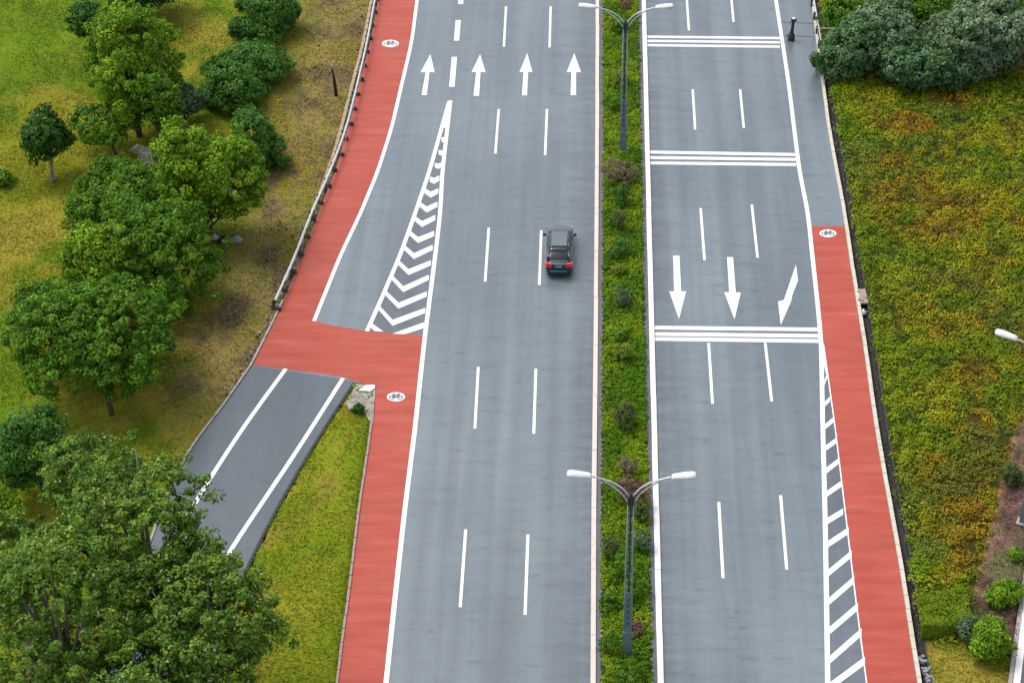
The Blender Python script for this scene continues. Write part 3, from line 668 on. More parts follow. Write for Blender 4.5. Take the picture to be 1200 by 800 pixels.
# ------------------------------------------------------------------ trees and shrubs
SPEC = {  # leaf colours (two), leaf half size, leaves per m2 of crown surface
    'bright': ((.075, .180, .008), (.230, .370, .016), .105), 'mid': ((.050, .140, .010), (.145, .275, .018), .105), 'dark': ((.025, .085, .012), (.060, .150, .018), .12),
    'deep': ((.036, .120, .014), (.115, .245, .040), .10), 'silver': ((.052, .125, .048), (.260, .350, .210), .12), 'sage': ((.036, .105, .034), (.160, .265, .120), .12), 'grey': ((.060, .120, .050), (.15, .21, .105), .11),
    'poplar': ((.048, .120, .010), (.205, .320, .045), .108), 'olive': ((.075, .110, .030), (.13, .155, .045), .10), 'rust': ((.16, .085, .060), (.22, .13, .095), .09),
    'pinkish': ((.16, .130, .080), (.26, .20, .13), .09), 'lime': ((.15, .21, .02), (.22, .27, .04), .10)}
def foliage(kind, center, rx, ry, rz, n, clump, seed, parent, gap=.15, name='crown', bottom=-.75, lobes=7, lsize=1.0, per=1.0):
    r = np.random.default_rng(seed)
    c0, c1, ls = SPEC[kind]; ls *= lsize; R = np.array([rx, ry, rz])
    # large lobes make the outline uneven
    lc = r.normal(size=(lobes, 3)); lc /= np.linalg.norm(lc, axis=1, keepdims=True); lc[:, 2] = np.abs(lc[:, 2])*1.15-.48
    lc = lc*r.uniform(.36, .72, (lobes, 1)); lr = r.uniform(.28, .56, lobes)
    lc = np.vstack([lc, [[0, 0, 0]]]); lr = np.append(lr, .60)
    nc = max(14, int(n/(clump*clump*.95))); which = r.choice(len(lr), nc, p=lr**2/np.sum(lr**2))
    d = r.normal(size=(nc, 3)); d /= np.linalg.norm(d, axis=1, keepdims=True)
    cc = lc[which]+d*lr[which][:, None]*r.uniform(.70, 1.10, nc)[:, None]
    far_ = kind == 'poplar'; stray = r.random(nc) < (.24 if far_ else .14); cc[stray] *= r.uniform(1.02, 1.30 if far_ else 1.17, (stray.sum(), 1))
    cc *= 1.03
    inside = np.zeros(nc, bool)
    for q in range(len(lr)): inside |= (np.linalg.norm(cc-lc[q], axis=1) < lr[q]*.62)
    cc = cc[~inside & (cc[:, 2] > bottom)]; cc = cc[r.random(len(cc)) > gap]; nc = len(cc)
    cout = cc/(np.linalg.norm(cc, axis=1, keepdims=True)+1e-6); cpos = cc*R
    crad = clump*r.uniform(.45, 1.35, nc); tonec = r.random(nc)**1.5; low = np.clip(.5+cc[:, 2]*.5, 0, 1)
    m = max(8, int(34*(clump/.42)**2*(.14/ls)**2*per)); idx = np.repeat(np.arange(nc), m); N_ = len(idx)
    dd = r.normal(size=(N_, 3)); dd /= np.linalg.norm(dd, axis=1, keepdims=True); rad = r.uniform(.35, 1, N_)**.5
    P = cpos[idx]+dd*(crad[idx]*rad)[:, None]*np.array([1, 1, .75])
    nn = dd*.8+cout[idx]*.5+np.array([0, 0, .45])+r.normal(size=(N_, 3))*.45
    t = np.clip(tonec[idx]*.75+r.random(N_)*.35-.05, 0, 1)[:, None]
    col = np.array(c0)*(1-t)+np.array(c1)*t; col = col*np.clip(1+r.normal(0, .27, (N_, 1)), .4, 2.0); hh = r.normal(0, .10, N_); col[:, 0] *= 1+hh*1.5
    fl = r.random(N_); col[fl > .988] = np.array([.26, .28, .05])
    if kind == 'poplar': col[fl < .02] = np.array([.34, .38, .26])  # scattered glossy glints painted into the leaf colour
    P = P+np.array(center)
    k = P[:, 2] > -.0+.04; P, nn, col = P[k], nn[k], col[k]
    return quads(name, P, nn, ls*r.uniform(.65, 1.25, len(P)), col, M['leaf'], parent, aspect=1.35), cpos
def trunk_mesh(h, r0, tips, bark, parent, seed, lean=(0, 0)):
    rd = random.Random(seed); mb = MB()
    top = Vector((lean[0], lean[1], h*.72)); pts = [Vector((0, 0, -.1)), Vector((lean[0]*.2+rd.uniform(-.05, .05), lean[1]*.2, h*.25)), Vector((lean[0]*.6, lean[1]*.6+rd.uniform(-.1, .1), h*.5)), top]
    mb.tube(interp(pts, 3), list(np.linspace(r0, r0*.45, 10)), 8)
    for tp in tips:
        z0 = rd.uniform(.30, .68)*h; s = Vector((lean[0]*z0/h, lean[1]*z0/h, z0)); e_ = Vector(tp); mid = s.lerp(e_, .5)+Vector((0, 0, rd.uniform(.0, .35)))
        mb.tube(interp([s, mid, e_], 3), list(np.linspace(r0*.42, r0*.08, 7)), 5)
    return mb.build('trunk', M[bark], parent, True)
def tree(name, label, cat, cx, cy, wpx, hpx, kind, hc=None, clear=1.2, group=None, dens=1.0, clump=.42, seed=0, bark='bark', gap=.15, bottom=-.92, lobes=7, base=None, twigs=0, lsize=1.0, flat_=1.0, per=1.0):
    """crown seen in the photo about (cx, cy), wpx by hpx pixels; it stands where that puts it on the ground"""
    s = ppm(cx, cy); wpx *= 1.08; hpx *= 1.10
    for _ in range(3):
        rx = wpx/2/s; ry = rx*flat_
        v = (hpx/2/s)**2-(ry*math.sin(PITCH))**2; rz = max(rx*.55, math.sqrt(max(v, 0))/math.cos(PITCH)); rz = min(rz, rx*1.5)
        h = hc if hc is not None else max(rz*.35, rz*abs(bottom)+clear)
        p = G(cx, cy, h); d = np.array([p.x, p.y, h-CAM_H]); s = F_PX/float(d@fw)
    root = empty(name, (p.x, p.y, 0)); off = Vector((0, 0, h))
    if base is not None:
        b = G(*base); root.location = (b.x, b.y, 0); off = Vector((p.x-b.x, p.y-b.y, h))
    area = 4*PI*((rx*ry)**1.6/3+(rx*rz)**1.6/3+(ry*rz)**1.6/3)**(1/1.6)
    n = area*dens
    cr, cpos = foliage(kind, tuple(off), rx, ry, rz, n, clump, 1000+seed, root, gap, bottom=bottom, lobes=lobes, lsize=lsize, per=per)
    rd = random.Random(seed); tips = [tuple(np.array(off)+cpos[rd.randrange(len(cpos))]*.85) for _ in range(7+twigs)]
    trunk_mesh(max(h, .6), max(.05, .035*h+.03), tips, bark, root, seed, (off.x, off.y))
    tag(root, label, cat, group); return root
GL = 'trees on the grass left of the road'
tree('broadleaf_tree', 'tall airy tree with yellow green tips above the pale slab', 'tree', 148, 74, 134, 158, 'bright', hc=6.0, group=GL, dens=.85, clump=.5, seed=1, gap=.3, lobes=9, base=(164, 160), twigs=8)
tree('broadleaf_tree', 'dark tree behind the tall airy tree, at the top left', 'tree', 104, 20, 52, 52, 'dark', group=GL, seed=2)
tree('broadleaf_tree', 'dark green crown cut by the top edge behind the tall airy tree', 'tree', 176, -14, 90, 44, 'dark', group=GL, seed=3)
tree('broadleaf_tree', 'slim green tree whose dark trunk stands beside the pale slab', 'tree', 184, 118, 62, 74, 'mid', hc=4.6, group=GL, seed=4, gap=.3, base=(189, 186), dens=.8)
tree('broadleaf_tree', 'small round dark green tree standing alone on the far left lawn', 'tree', 55, 160, 60, 66, 'dark', hc=3.3, group=GL, seed=5, base=(62, 214), bark='pale_bark', gap=.08, clump=.4)
tree('broadleaf_tree', 'low bushy tree with a leaning trunk under the tall airy tree', 'tree', 118, 142, 84, 54, 'mid', hc=2.6, group=GL, seed=6, base=(138, 188), gap=.3, dens=.7)
tree('broadleaf_tree', 'rounded dark green tree at the top edge nearest the road', 'tree', 312, 18, 66, 66, 'deep', group=GL, seed=7, clear=-.6, gap=.05)
tree('shrub', 'small dark shrub touching the left side of the topmost rounded tree', 'shrub', 282, 31, 34, 28, 'dark', clear=.2, seed=8, gap=.05)
tree('shrub', 'tiny dark shrub at the top edge left of the topmost rounded tree', 'shrub', 283, 2, 16, 14, 'dark', clear=.2, seed=9)
tree('broadleaf_tree', 'wide dome shaped green tree, second down in the row by the verge', 'tree', 293, 78, 104, 72, 'deep', group=GL, seed=10, clear=-.7, gap=.05, clump=.45)
tree('broadleaf_tree', 'dome shaped green tree in front of the wide dome, third in the row', 'tree', 276, 107, 84, 72, 'deep', group=GL, seed=11, clear=-.7, gap=.05, clump=.45)
tree('broadleaf_tree', 'dark green tree at the right end of the row, just above the bright tree', 'tree', 301, 168, 72, 108, 'deep', group=GL, seed=12, clear=-1.6, gap=.06)
tree('shrub', 'grey green bush between the tall airy tree and the dome shaped tree', 'shrub', 214, 116, 44, 52, 'grey', clear=.3, seed=13, gap=.25)
tree('broadleaf_tree', 'bright yellow green round tree with a dark trunk above the sacks', 'tree', 245, 206, 108, 146, 'bright', hc=4.6, lobes=11, group=GL, seed=14, base=(247, 306), gap=.08, clump=.46, dens=1.1)
tree('broadleaf_tree', 'bluish green tree between the pale slab and the bright round tree', 'tree', 156, 224, 122, 92, 'mid', hc=3.2, lobes=10, group=GL, seed=15, gap=.1, clump=.5)
tree('shrub', 'yellow green bush at the left foot of the bluish green tree', 'shrub', 108, 240, 66, 60, 'bright', clear=.3, seed=16, gap=.25)
tree('broadleaf_tree', 'broad mid green tree in the middle of the left tree belt', 'tree', 178, 292, 124, 148, 'mid', hc=4.0, group=GL, seed=17, gap=.16, clump=.40, lobes=15)
tree('broadleaf_tree', 'lighter green tree filling the left side of the tree belt middle', 'tree', 116, 316, 100, 112, 'bright', hc=3.8, group=GL, seed=18, lobes=10, gap=.15, clump=.5, dens=.9)
tree('broadleaf_tree', 'wide leafy tree casting the dark shadow above the lone conical bush', 'tree', 104, 392, 184, 156, 'mid', hc=4.6, group=GL, seed=19, base=(132, 488), gap=.16, clump=.42, lobes=16)
tree('broadleaf_tree', 'medium green tree at the far left edge of the wide leafy tree', 'tree', 52, 362, 72, 70, 'mid', hc=4.0, group=GL, seed=20, gap=.15)
tree('broadleaf_tree', 'dense bluish dark green tree at the left border', 'tree', 40, 520, 88, 122, 'deep', hc=3.4, group=GL, seed=21, gap=.03, clump=.5)
tree('shrub', 'bright green bush cut by the left border below the bluish dark tree', 'shrub', 0, 592, 48, 56, 'bright', clear=.4, seed=22)
tree('shrub', 'small green bush cut by the left border on the upper lawn', 'shrub', 3, 208, 26, 20, 'mid', clear=.1, seed=23)
GP = 'tall poplars in the near left corner'
PK = dict(group=GP, clump=.40, gap=.32, bottom=-.95, bark='pale_bark', twigs=14, lobes=16, per=1.0, lsize=.88)
tree('poplar_tree', 'tall sparse tree whose branches reach over the slip road', 'tree', 170, 622, 200, 190, 'poplar', hc=11, seed=31, dens=.72, **PK)
tree('poplar_tree', 'tall leafy tree in the bottom left corner of the picture', 'tree', 62, 720, 190, 210, 'poplar', hc=11, seed=32, dens=.8, **PK)
tree('poplar_tree', 'tall tree at the bottom edge beside the grass wedge', 'tree', 235, 742, 190, 170, 'poplar', hc=10, seed=33, dens=.85, **PK)
tree('poplar_tree', 'slender tree top rising left of the slip road markings', 'tree', 100, 560, 120, 120, 'poplar', hc=9, seed=34, dens=.8, **PK)
tree('poplar_tree', 'leafy tree top cut by the bottom edge between the corner tree and the wedge', 'tree', 150, 810, 190, 150, 'poplar', hc=10, seed=35, dens=.8, **PK)
tree('poplar_tree', 'leafy tree filling the gap between the slip road and the bottom edge', 'tree', 200, 690, 130, 130, 'poplar', hc=9, seed=37, dens=.85, **PK)
tree('poplar_tree', 'tree at the left border between the bluish tree and the corner', 'tree', 10, 650, 110, 110, 'poplar', hc=9, seed=36, dens=.85, **PK)
GR = 'silvery trees at the top right'
RK = dict(group=GR, clear=-.6, gap=.03, clump=.42, bottom=-.95, lobes=10, dens=1.2)
for i, (cx, cy, w_, h_, kd, lb) in enumerate((
        (1001, 60, 64, 66, 'sage', 'dark rounded tree nearest the drain, left end of the clump'), (994, 14, 50, 46, 'mid', 'mid green tree at the top edge beside the silver rail'),
        (1040, 38, 76, 72, 'silver', 'silvery tree second from the left in the clump'), (1072, 72, 72, 66, 'sage', 'dark green tree at the lower middle of the clump'),
        (1088, 16, 66, 64, 'mid', 'green tree at the top edge in the middle of the clump'), (1128, 50, 84, 80, 'silver', 'largest silvery tree right of the middle of the clump'),
        (1120, 80, 64, 54, 'sage', 'dark tree low in the clump under the largest silvery one'), (1174, 40, 76, 84, 'silver', 'silvery tree at the right end of the clump'),
        (1150, 0, 70, 50, 'silver', 'silvery tree cut by the top edge near the right corner'), (1206, 10, 60, 60, 'mid', 'green tree cut by the top right corner'),
        (1030, 4, 60, 44, 'mid', 'green tree cut by the top edge behind the second silvery one'))):
    tree('silver_tree' if kd == 'silver' else 'broadleaf_tree', lb, 'tree', cx, cy, w_*1.14, h_*1.16, kd, seed=50+i, **RK)
# clipped shrubs bottom right
tree('round_bush', 'clipped round bright green bush by the path in the bottom right', 'bush', 1163, 752, 54, 54, 'bright', clear=.0, seed=70, gap=0, clump=.25, bottom=-.8, dens=1.5, lsize=.8, lobes=3)
tree('shrub', 'grey green shrub between the hedge and the round bush', 'shrub', 1133, 738, 26, 38, 'grey', clear=.0, seed=71, gap=.05, bottom=-.8, clump=.25, dens=1.4, lsize=.7)
tree('shrub', 'loose olive shrub behind the round bush', 'shrub', 1150, 730, 40, 20, 'olive', clear=.0, seed=75, gap=.1, bottom=-.8, clump=.25, dens=1.2, lsize=.7)
tree('shrub', 'bright green bush in the brown undergrowth at the right border', 'shrub', 1180, 694, 38, 34, 'bright', clear=.0, seed=72, gap=.2, bottom=-.8, clump=.25, dens=1.0, lsize=.7)
tree('shrub', 'small green bush higher up in the brown undergrowth', 'shrub', 1190, 650, 18, 16, 'bright', clear=.0, seed=73, gap=.2, bottom=-.8, clump=.22, dens=1.0, lsize=.7)
tree('shrub', 'pale grey green shrub in the brown undergrowth beside the lamp base', 'shrub', 1186, 556, 26, 30, 'olive', clear=.0, seed=74, gap=.2, bottom=-.8, clump=.25, dens=1.0, lsize=.7)
# low hedge block: foliage on a box
def hedge():
    root = empty('hedge', G(1108, 752)); r = np.random.default_rng(77); b = G(1108, 752); n = 16000
    a, c = G(1079, 748), G(1137, 742)
    u = r.random(n); depth = r.random(n); x = a.x+(c.x-a.x)*u; y0 = a.y+(c.y-a.y)*u; y = y0+depth*2.4
    h = .75+.45*np.abs(fbm(x, y, .7, 3, 940)-.2)
    side = r.random(n) < .38; z = np.where(side, r.random(n)*h, h*r.uniform(.72, 1.05, n)); y = np.where(side, y0+r.uniform(-.06, .12, n), y)
    nn = np.where(side[:, None], np.array([0, -1, .35]), np.array([0, 0, 1.]))+r.normal(size=(n, 3))*.5
    t = r.random((n, 1))*.6+.4*vnoise(x, y, .4)[:, None]; col = np.array([.085, .150, .008])*(1-t)+np.array([.230, .300, .014])*t
    quads('foliage', np.stack([x-b.x, y-b.y, z+.03], 1), nn, r.uniform(.06, .11, n), col, M['leaf'], root)
    mb = MB()
    for k in range(9):
        q = k/8; X = a.x+(c.x-a.x)*q-b.x; Y = a.y+(c.y-a.y)*q-b.y+1.0; mb.tube([(X, Y, 0), (X+.05, Y, .5), (X-.05, Y+.1, .85)], [.04, .03, .02], 5)
    mb.build('stem', M['bark'], root); root.location = (b.x, b.y, 0)
    tag(root, 'low bright green clipped hedge at the bottom right beside the drain', 'hedge')
hedge()
# shrubs in the median
GM = 'shrubs in the median'
for i, (cx, cy, w_, h_, kd, lb) in enumerate((
        (732, 4, 20, 14, 'rust', 'brownish shrub at the top edge of the median'), (727, 28, 22, 20, 'mid', 'dark green shrub beside the top of the far lamp pole'),
        (727, 91, 24, 22, 'lime', 'yellow green shrub behind the middle of the far lamp pole'), (721, 122, 20, 18, 'mid', 'dark shrub left of the far lamp pole, above its base'),
        (729, 203, 42, 34, 'pinkish', 'large dry pinkish brown shrub below the far lamp'), (728, 226, 26, 30, 'deep', 'dark green shrub just below the large dry one'),
        (726, 258, 20, 30, 'olive', 'thin olive shrub below the dark one under the dry shrub'), (727, 289, 26, 26, 'deep', 'round dark shrub level with the car'),
        (724, 316, 18, 16, 'lime', 'small yellow green shrub just below the round dark one'), (728, 344, 24, 28, 'grey', 'shrub with pale pinkish tips between the car and the last speed bars'),
        (727, 392, 26, 18, 'mid', 'low green shrub beside the lowest speed bars'), (730, 412, 18, 24, 'lime', 'small pale topped shrub below the lowest speed bars'),
        (731, 486, 30, 36, 'olive', 'olive brown shrub above the near lamp heads'), (737, 546, 20, 30, 'pinkish', 'narrow pinkish shrub top behind the near lamp'),
        (737, 574, 42, 44, 'rust', 'large reddish brown shrub behind the near lamp arms'), (751, 598, 24, 26, 'olive', 'olive shrub at the right of the near lamp pole'),
        (716, 640, 24, 26, 'olive', 'yellowish shrub left of the near lamp pole'), (750, 632, 26, 26, 'grey', 'pale green shrub right of the near lamp pole, under the olive one'),
        (726, 664, 34, 30, 'mid', 'dark spreading shrub left of the near lamp pole'), (744, 690, 28, 32, 'mid', 'green shrub right of the lower near lamp pole'),
        (716, 704, 26, 26, 'mid', 'green shrub left of the lower near lamp pole'), (744, 738, 26, 20, 'rust', 'small orange brown shrub beside the near lamp base'),
        (718, 752, 26, 34, 'mid', 'dark green shrub left of the near lamp base'), (738, 786, 44, 34, 'mid', 'wide green shrub below the near lamp base at the bottom edge'))):
    tree('median_shrub', lb, 'shrub', cx, cy, w_, h_, kd, seed=100+i, clear=.15, clump=.2, gap=.22, dens=.6, lsize=.6, per=.6, bottom=-.8, group=GM)
tree('shrub', 'tiny dark green shrub on the concrete tip of the grass wedge', 'shrub', 420, 478, 13, 13, 'dark', clear=.0, seed=140, clump=.15, gap=.0, dens=1.5, lsize=.6, bottom=-.8)
tree('shrub', 'twiggy green shrub overhanging the shoulder below the clump of silvery trees', 'shrub', 958, 72, 16, 26, 'dark', clear=.2, seed=141, clump=.2, gap=.2, dens=1.2, lsize=.7)

# ------------------------------------------------------------------ guard rails
def guardrail(name, pts, label, zt=.78, ends=True, step=2.0, blocks=True):
    P = resample(interp([G(x, y, zt) for x, y in pts], 6), 60); b = P[0]
    root = empty(name, (b.x, b.y, 0)); P = [p-Vector((b.x, b.y, 0)) for p in P]
    # corrugated beam, top face folded over
    prof = [(-.02, -.22), (.015, -.19), (.035, -.14), (.0, -.11), (.035, -.075), (.02, -.02), (-.01, .0), (-.085, .010), (-.09, -.015), (-.035, -.035), (-.04, -.20)]
    rings = []
    for i, p in enumerate(P):
        t = (P[min(i+1, len(P)-1)]-P[max(i-1, 0)]).normalized(); nx = Vector((t.y, -t.x, 0));
        if nx.x < 0: nx = -nx
        rings.append([p+nx*u+Vector((0, 0, v)) for u, v in prof])
    mb = MB(); mb.loft(rings); mb.build('rail', M['steel'], root)
    L = sum((q-p).length for p, q in zip(P, P[1:])); Q = resample(P, int(L/step)+1)
    for i, p in enumerate(Q):
        t = (Q[min(i+1, len(Q)-1)]-Q[max(i-1, 0)]); a = math.atan2(t.y, t.x)
        m_ = MB(); m_.box((p.x-.16, p.y, zt/2-.06), (.14, .14, zt), a); m_.box((p.x-.06, p.y, zt-.15), (.12, .22, .16), a)
        if blocks:
            m_.box((p.x+random.uniform(.06, .16), p.y-.1, .10), (random.uniform(.14, .32), random.uniform(.12, .3), random.uniform(.16, .36)), a+random.uniform(-.5, .5), taper=.8)
            m_.box((p.x-.34, p.y+.2, .06), (random.uniform(.1, .3), random.uniform(.1, .4), .14), a+random.uniform(-.5, .5), taper=.7)
        m_.build('post', M['steel_dark'], root)
    tag(root, label, 'guard rail'); return root
guardrail('guard_rail', [(466, -120), (452, -60), (439.5, 0), (430, 50), (418.5, 100), (405.5, 150), (387, 200), (365, 250), (345.5, 300), (323, 351)], 'curving silver guard rail on dark posts along the red lane')
guardrail('guard_rail', [(936, -120), (945, -60), (954.5, 0), (959, 25), (962.5, 47)], 'short silver guard rail beside the shoulder at the top right', blocks=False)

# ------------------------------------------------------------------ street lamps
def make_lamp():
    root = empty('street_lamp', (0, 0, 0)); H = 11.1
    for s in (-1, 1):     # two slender uprights
        mb = MB(); mb.tube([(s*.19, 0, 0), (s*.17, 0, H*.5), (s*.14, 0, H-.2)], [.055, .045, .035], 8); mb.build('upright', M['pole'], root, True)
    mb = MB(); mb.loft([[(-.15, -.05, .0), (.15, -.05, .0), (.15, .05, .0), (-.15, .05, .0)], [(-.13, -.035, 4.6), (.13, -.035, 4.6), (.13, .035, 4.6), (-.13, .035, 4.6)]])
    web = mb.build('lower_panel', M['pole_low'], root)
    for z in np.arange(2.4, 4.5, .42):
        mb = MB(); mb.box((0, -.047, z), (.06, .02, .22)); mb.build('slot', M['pole_dark'], web)
    for z in np.arange(5.0, H-.4, .95):
        mb = MB(); mb.tube([(-.16, 0, z), (.16, 0, z)], .022, 6); mb.build('rung', M['pole'], root)
    mb = MB(); mb.tube([(0, .03, 4.5), (0, .02, H-.3)], .05, 8); mb.build('cable_duct', M['pole_dark'], root)
    mb = MB(); mb.box((0, 0, .9), (.46, .26, 1.8), taper=.95); mb.build('base_sleeve', M['pole_low'], root)
    mb = MB(); mb.box((0, 0, .06), (.75, .6, .16)); mb.build('base_plate', M['conc'], root)
    mb = MB(); mb.box((0, 0, H-.15), (.36, .20, .45), taper=.75); mb.tube([(0, 0, H+.05), (0, 0, H+.3)], [.09, .05], 8); mb.build('top_bracket', M['pole_dark'], root)
    for s in (-1, 1):
        mb = MB()
        a = interp([Vector((s*.08, 0, H+.15)), Vector((s*.50, 0, H+.70)), Vector((s*1.0, 0, H+1.06)), Vector((s*1.6, 0, H+1.30)), Vector((s*1.98, 0, H+1.42))], 5)
        mb.tube(a, .045, 8)
        b = interp([Vector((s*.14, -.03, H-.25)), Vector((s*.45, -.03, H+.30)), Vector((s*.9, -.03, H+.78)), Vector((s*1.35, -.02, H+1.12))], 5)
        mb.tube(b, .038, 8)
        mb.build('arm', M['arm'], root, True)
        rings = []
        for u, hw, hh, z in ((0, .08, .07, 0), (.04, .17, .13, .02), (.12, .19, .15, .035), (.20, .19, .16, .05), (.7, .25, .17, .12), (1.05, .24, .16, .16), (1.17, .20, .13, .165), (1.22, .10, .07, .16)):
            rings.append([(s*(1.96+u), math.cos(t)*hw, H+1.40+z+max(math.sin(t)*hh, -.06)) for t in np.linspace(0, 2*PI, 15)[:-1]])
        mb = MB(); mb.loft(rings); hd = mb.build('lamp_head', M['lamp_white'], root, True)
        mb = MB(); mb.box((s*2.75, 0, H+1.44), (.6, .30, .04)); mb.build('lens', M['lens'], hd)
    return root
GLM = 'twin arm street lamps'
lamp = make_lamp(); lamps = [(lamp, (734.5, 768)), (copy_tree(lamp), (730, 178)), (copy_tree(lamp), (1199, 614))]
for (o, p), lb in zip(lamps, ('near twin arm street lamp rising from the median in the lower half', 'far twin arm street lamp in the median at the top edge', 'street lamp of which one white head and the foot show at the right border')):
    g = G(*p); o.location = (g.x, g.y, .06); tag(o, lb, 'street lamp', GLM)
lamps[1][0].scale = (1, 1, .915); lamps[2][0].rotation_euler.z = math.radians(-22)

# ------------------------------------------------------------------ the car
def make_car():
    root = empty('sedan_car', (0, 0, 0))
    # stations along the car, +Y is the front; (y, half width, sill z, shoulder z, deck z)
    st = [(-2.46, .70, .40, .86, .95), (-2.42, .84, .30, .98, 1.08), (-2.2, .90, .24, 1.02, 1.14), (-1.8, .92, .22, 1.02, 1.14), (-1.2, .93, .22, 1.02, 1.10), (-.5, .935, .22, 1.0, 1.05), (.5, .935, .22, .98, 1.04), (1.15, .93, .22, .95, 1.04), (1.6, .915, .22, .92, .99), (2.1, .88, .23, .84, .90), (2.4, .80, .27, .74, .80), (2.54, .62, .36, .62, .68)]
    rings = []
    for y, hw, z0, z1, z2 in st:
        half = [(0, z0), (hw*.82, z0), (hw*.97, z0+.10), (hw, (z0+z1)/2), (hw*.965, z1), (hw*.80, z1+(z2-z1)*.75), (hw*.45, z2), (0, z2+.01)]
        rings.append([(x, y, z) for x, z in half]+[(-x, y, z) for x, z in half[-2:0:-1]])
    mb = MB(); mb.loft(rings); body = mb.build('body', M['car'], root, True)
    mod = body.modifiers.new('sub', 'SUBSURF'); mod.levels = mod.render_levels = 2
    # greenhouse
    cab = [(-2.12, .70, 1.08, .68, 1.12), (-1.50, .76, 1.03, .64, 1.44), (-.8, .79, 1.02, .64, 1.52), (.1, .795, 1.02, .64, 1.54), (.62, .78, 1.02, .62, 1.48), (1.35, .74, 1.0, .70, 1.06)]
    rings = []
    for y, hb, zb, ht, zt in cab:
        half = [(0, zb-.08), (hb, zb-.06), (hb*.985, zb+(zt-zb)*.25), (ht*1.06, zt-(zt-zb)*.18), (ht*.9, zt-.012*1), (0, zt+.01)]
        rings.append([(x, y, z) for x, z in half]+[(-x, y, z) for x, z in half[-2:0:-1]])
    mb = MB(); mb.loft(rings); gh = mb.build('windows', M['glass'], root, True); md = gh.modifiers.new('sub', 'SUBSURF'); md.levels = md.render_levels = 2
    # roof skin and pillars
    rr_ = []
    for y, ht, zt in ((-1.46, .60, 1.455), (-1.2, .63, 1.505), (-.5, .65, 1.555), (.2, .65, 1.56), (.62, .625, 1.52), (.76, .60, 1.475)):
        rr_.append([(x*ht, y, zt-.035*abs(x)**2.2*(1.2)) for x in np.linspace(-1, 1, 9)])
    mb = MB(); n = 9; vs = [v for r in rr_ for v in r]+[(v[0], v[1], v[2]-.03) for r in rr_ for v in r]; K = len(rr_)*n; fs = []
    for i in range(len(rr_)-1):
        for j in range(n-1): q = i*n+j; fs.append((q, q+1, q+n+1, q+n)); fs.append((K+q, K+q+n, K+q+n+1, K+q+1))
    for i in range(len(rr_)-1): fs.append((i*n, (i+1)*n, K+(i+1)*n, K+i*n)); fs.append((i*n+n-1, K+i*n+n-1, K+(i+1)*n+n-1, (i+1)*n+n-1))
    for j in range(n-1): fs.append((j, K+j, K+j+1, j+1)); q = (len(rr_)-1)*n+j; fs.append((q, q+1, K+q+1, K+q))
    mb.add(vs, fs); roof = mb.build('roof', M['car'], root, True)
    mb = MB(); mb.box((0, -.28, 1.562), (1.0, 1.55, .012)); mb.build('sunroof', M['roof_glass'], roof)
    for s in (-1, 1):
        mb = MB()
        mb.tube([(s*.60, .72, 1.48), (s*.70, 1.08, 1.24), (s*.76, 1.42, 1.04)], [.04, .04, .045], 6); mb.tube([(s*.59, -1.42, 1.45), (s*.69, -1.80, 1.28), (s*.73, -2.14, 1.12)], [.055, .06, .07], 6)
        mb.tube([(s*.61, .7, 1.49), (s*.645, -.3, 1.53), (s*.60, -1.44, 1.46)], .03, 6); mb.tube([(s*.67, -.25, 1.46), (s*.80, -.28, 1.02)], .028, 6); mb.build('pillar', M['car'], root, True)
        mb = MB(); mb.box((s*1.01, .88, 1.10), (.20, .14, .15), s*.25, taper=.8); mb.box((s*.90, .90, 1.05), (.12, .06, .05)); mb.build('wing_mirror', M['car'], root)
        # lamps
        rings = [[(s*(.80+dx), -2.33+dy-.03, .86+dz) for dx, dz in ((-.17, -.07), (.03, -.09), (.08, .0), (.05, .09), (-.15, .08))] for dy in (0,)]
        mb = MB(); a = [(s*.46, -2.50, .84), (s*.80, -2.44, .82), (s*.925, -2.18, .86), (s*.92, -2.14, 1.04), (s*.82, -2.40, 1.09), (s*.46, -2.465, 1.08)]
        b = [(x*.9, y+.18, z) for x, y, z in a]
        mb.add(a+b, [(0, 1, 4, 5), (1, 2, 3, 4), (5, 4, 10, 11), (4, 3, 9, 10), (0, 5, 11, 6), (6, 7, 1, 0), (7, 8, 2, 1), (2, 8, 9, 3)]); mb.build('tail_light', M['red_lens'], root)
        mb = MB(); a = [(s*.48, 2.50, .66), (s*.76, 2.38, .68), (s*.89, 2.05, .74), (s*.88, 2.03, .88), (s*.74, 2.3, .83), (s*.48, 2.46, .78)]; b = [(x*.9, y-.15, z) for x, y, z in a]
        mb.add(a+b, [(0, 1, 4, 5), (1, 2, 3, 4), (5, 4, 10, 11), (4, 3, 9, 10)]); mb.build('headlight', M['lite'], root)
        for yy in (-1.42, 1.42):
            mb = MB(); mb.tube([(s*.70, yy, .33), (s*.915, yy, .33)], .33, 20); wh = mb.build('wheel', M['black'], root, False)
            mb = MB(); mb.tube([(s*.90, yy, .33), (s*.925, yy, .33)], .21, 14); mb.build('rim', M['steel'], wh)
    mb = MB(); mb.box((0, -2.485, .93), (.46, .03, .14)); pl = mb.build('number_plate', M['blue'], root)
    mb = MB()
    for k in range(7): mb.box((-.18+.06*k, -2.505, .93), (.032, .012, .075))
    mb.build('plate_characters', M['lamp_white'], pl)
    mb = MB(); mb.box((0, -2.50, .56), (1.15, .06, .10)); mb.build('bumper_strip', M['teal'], root); mb = MB(); mb.box((0, -2.46, 1.105), (.7, .03, .02)); mb.build('boot_trim', M['chrome'], root)  # plain teal strip across the bumper, chrome one on the boot
    mb = MB(); mb.box((0, -2.43, .34), (1.4, .14, .20)); mb.build('lower_bumper', M['black'], root)
    return root
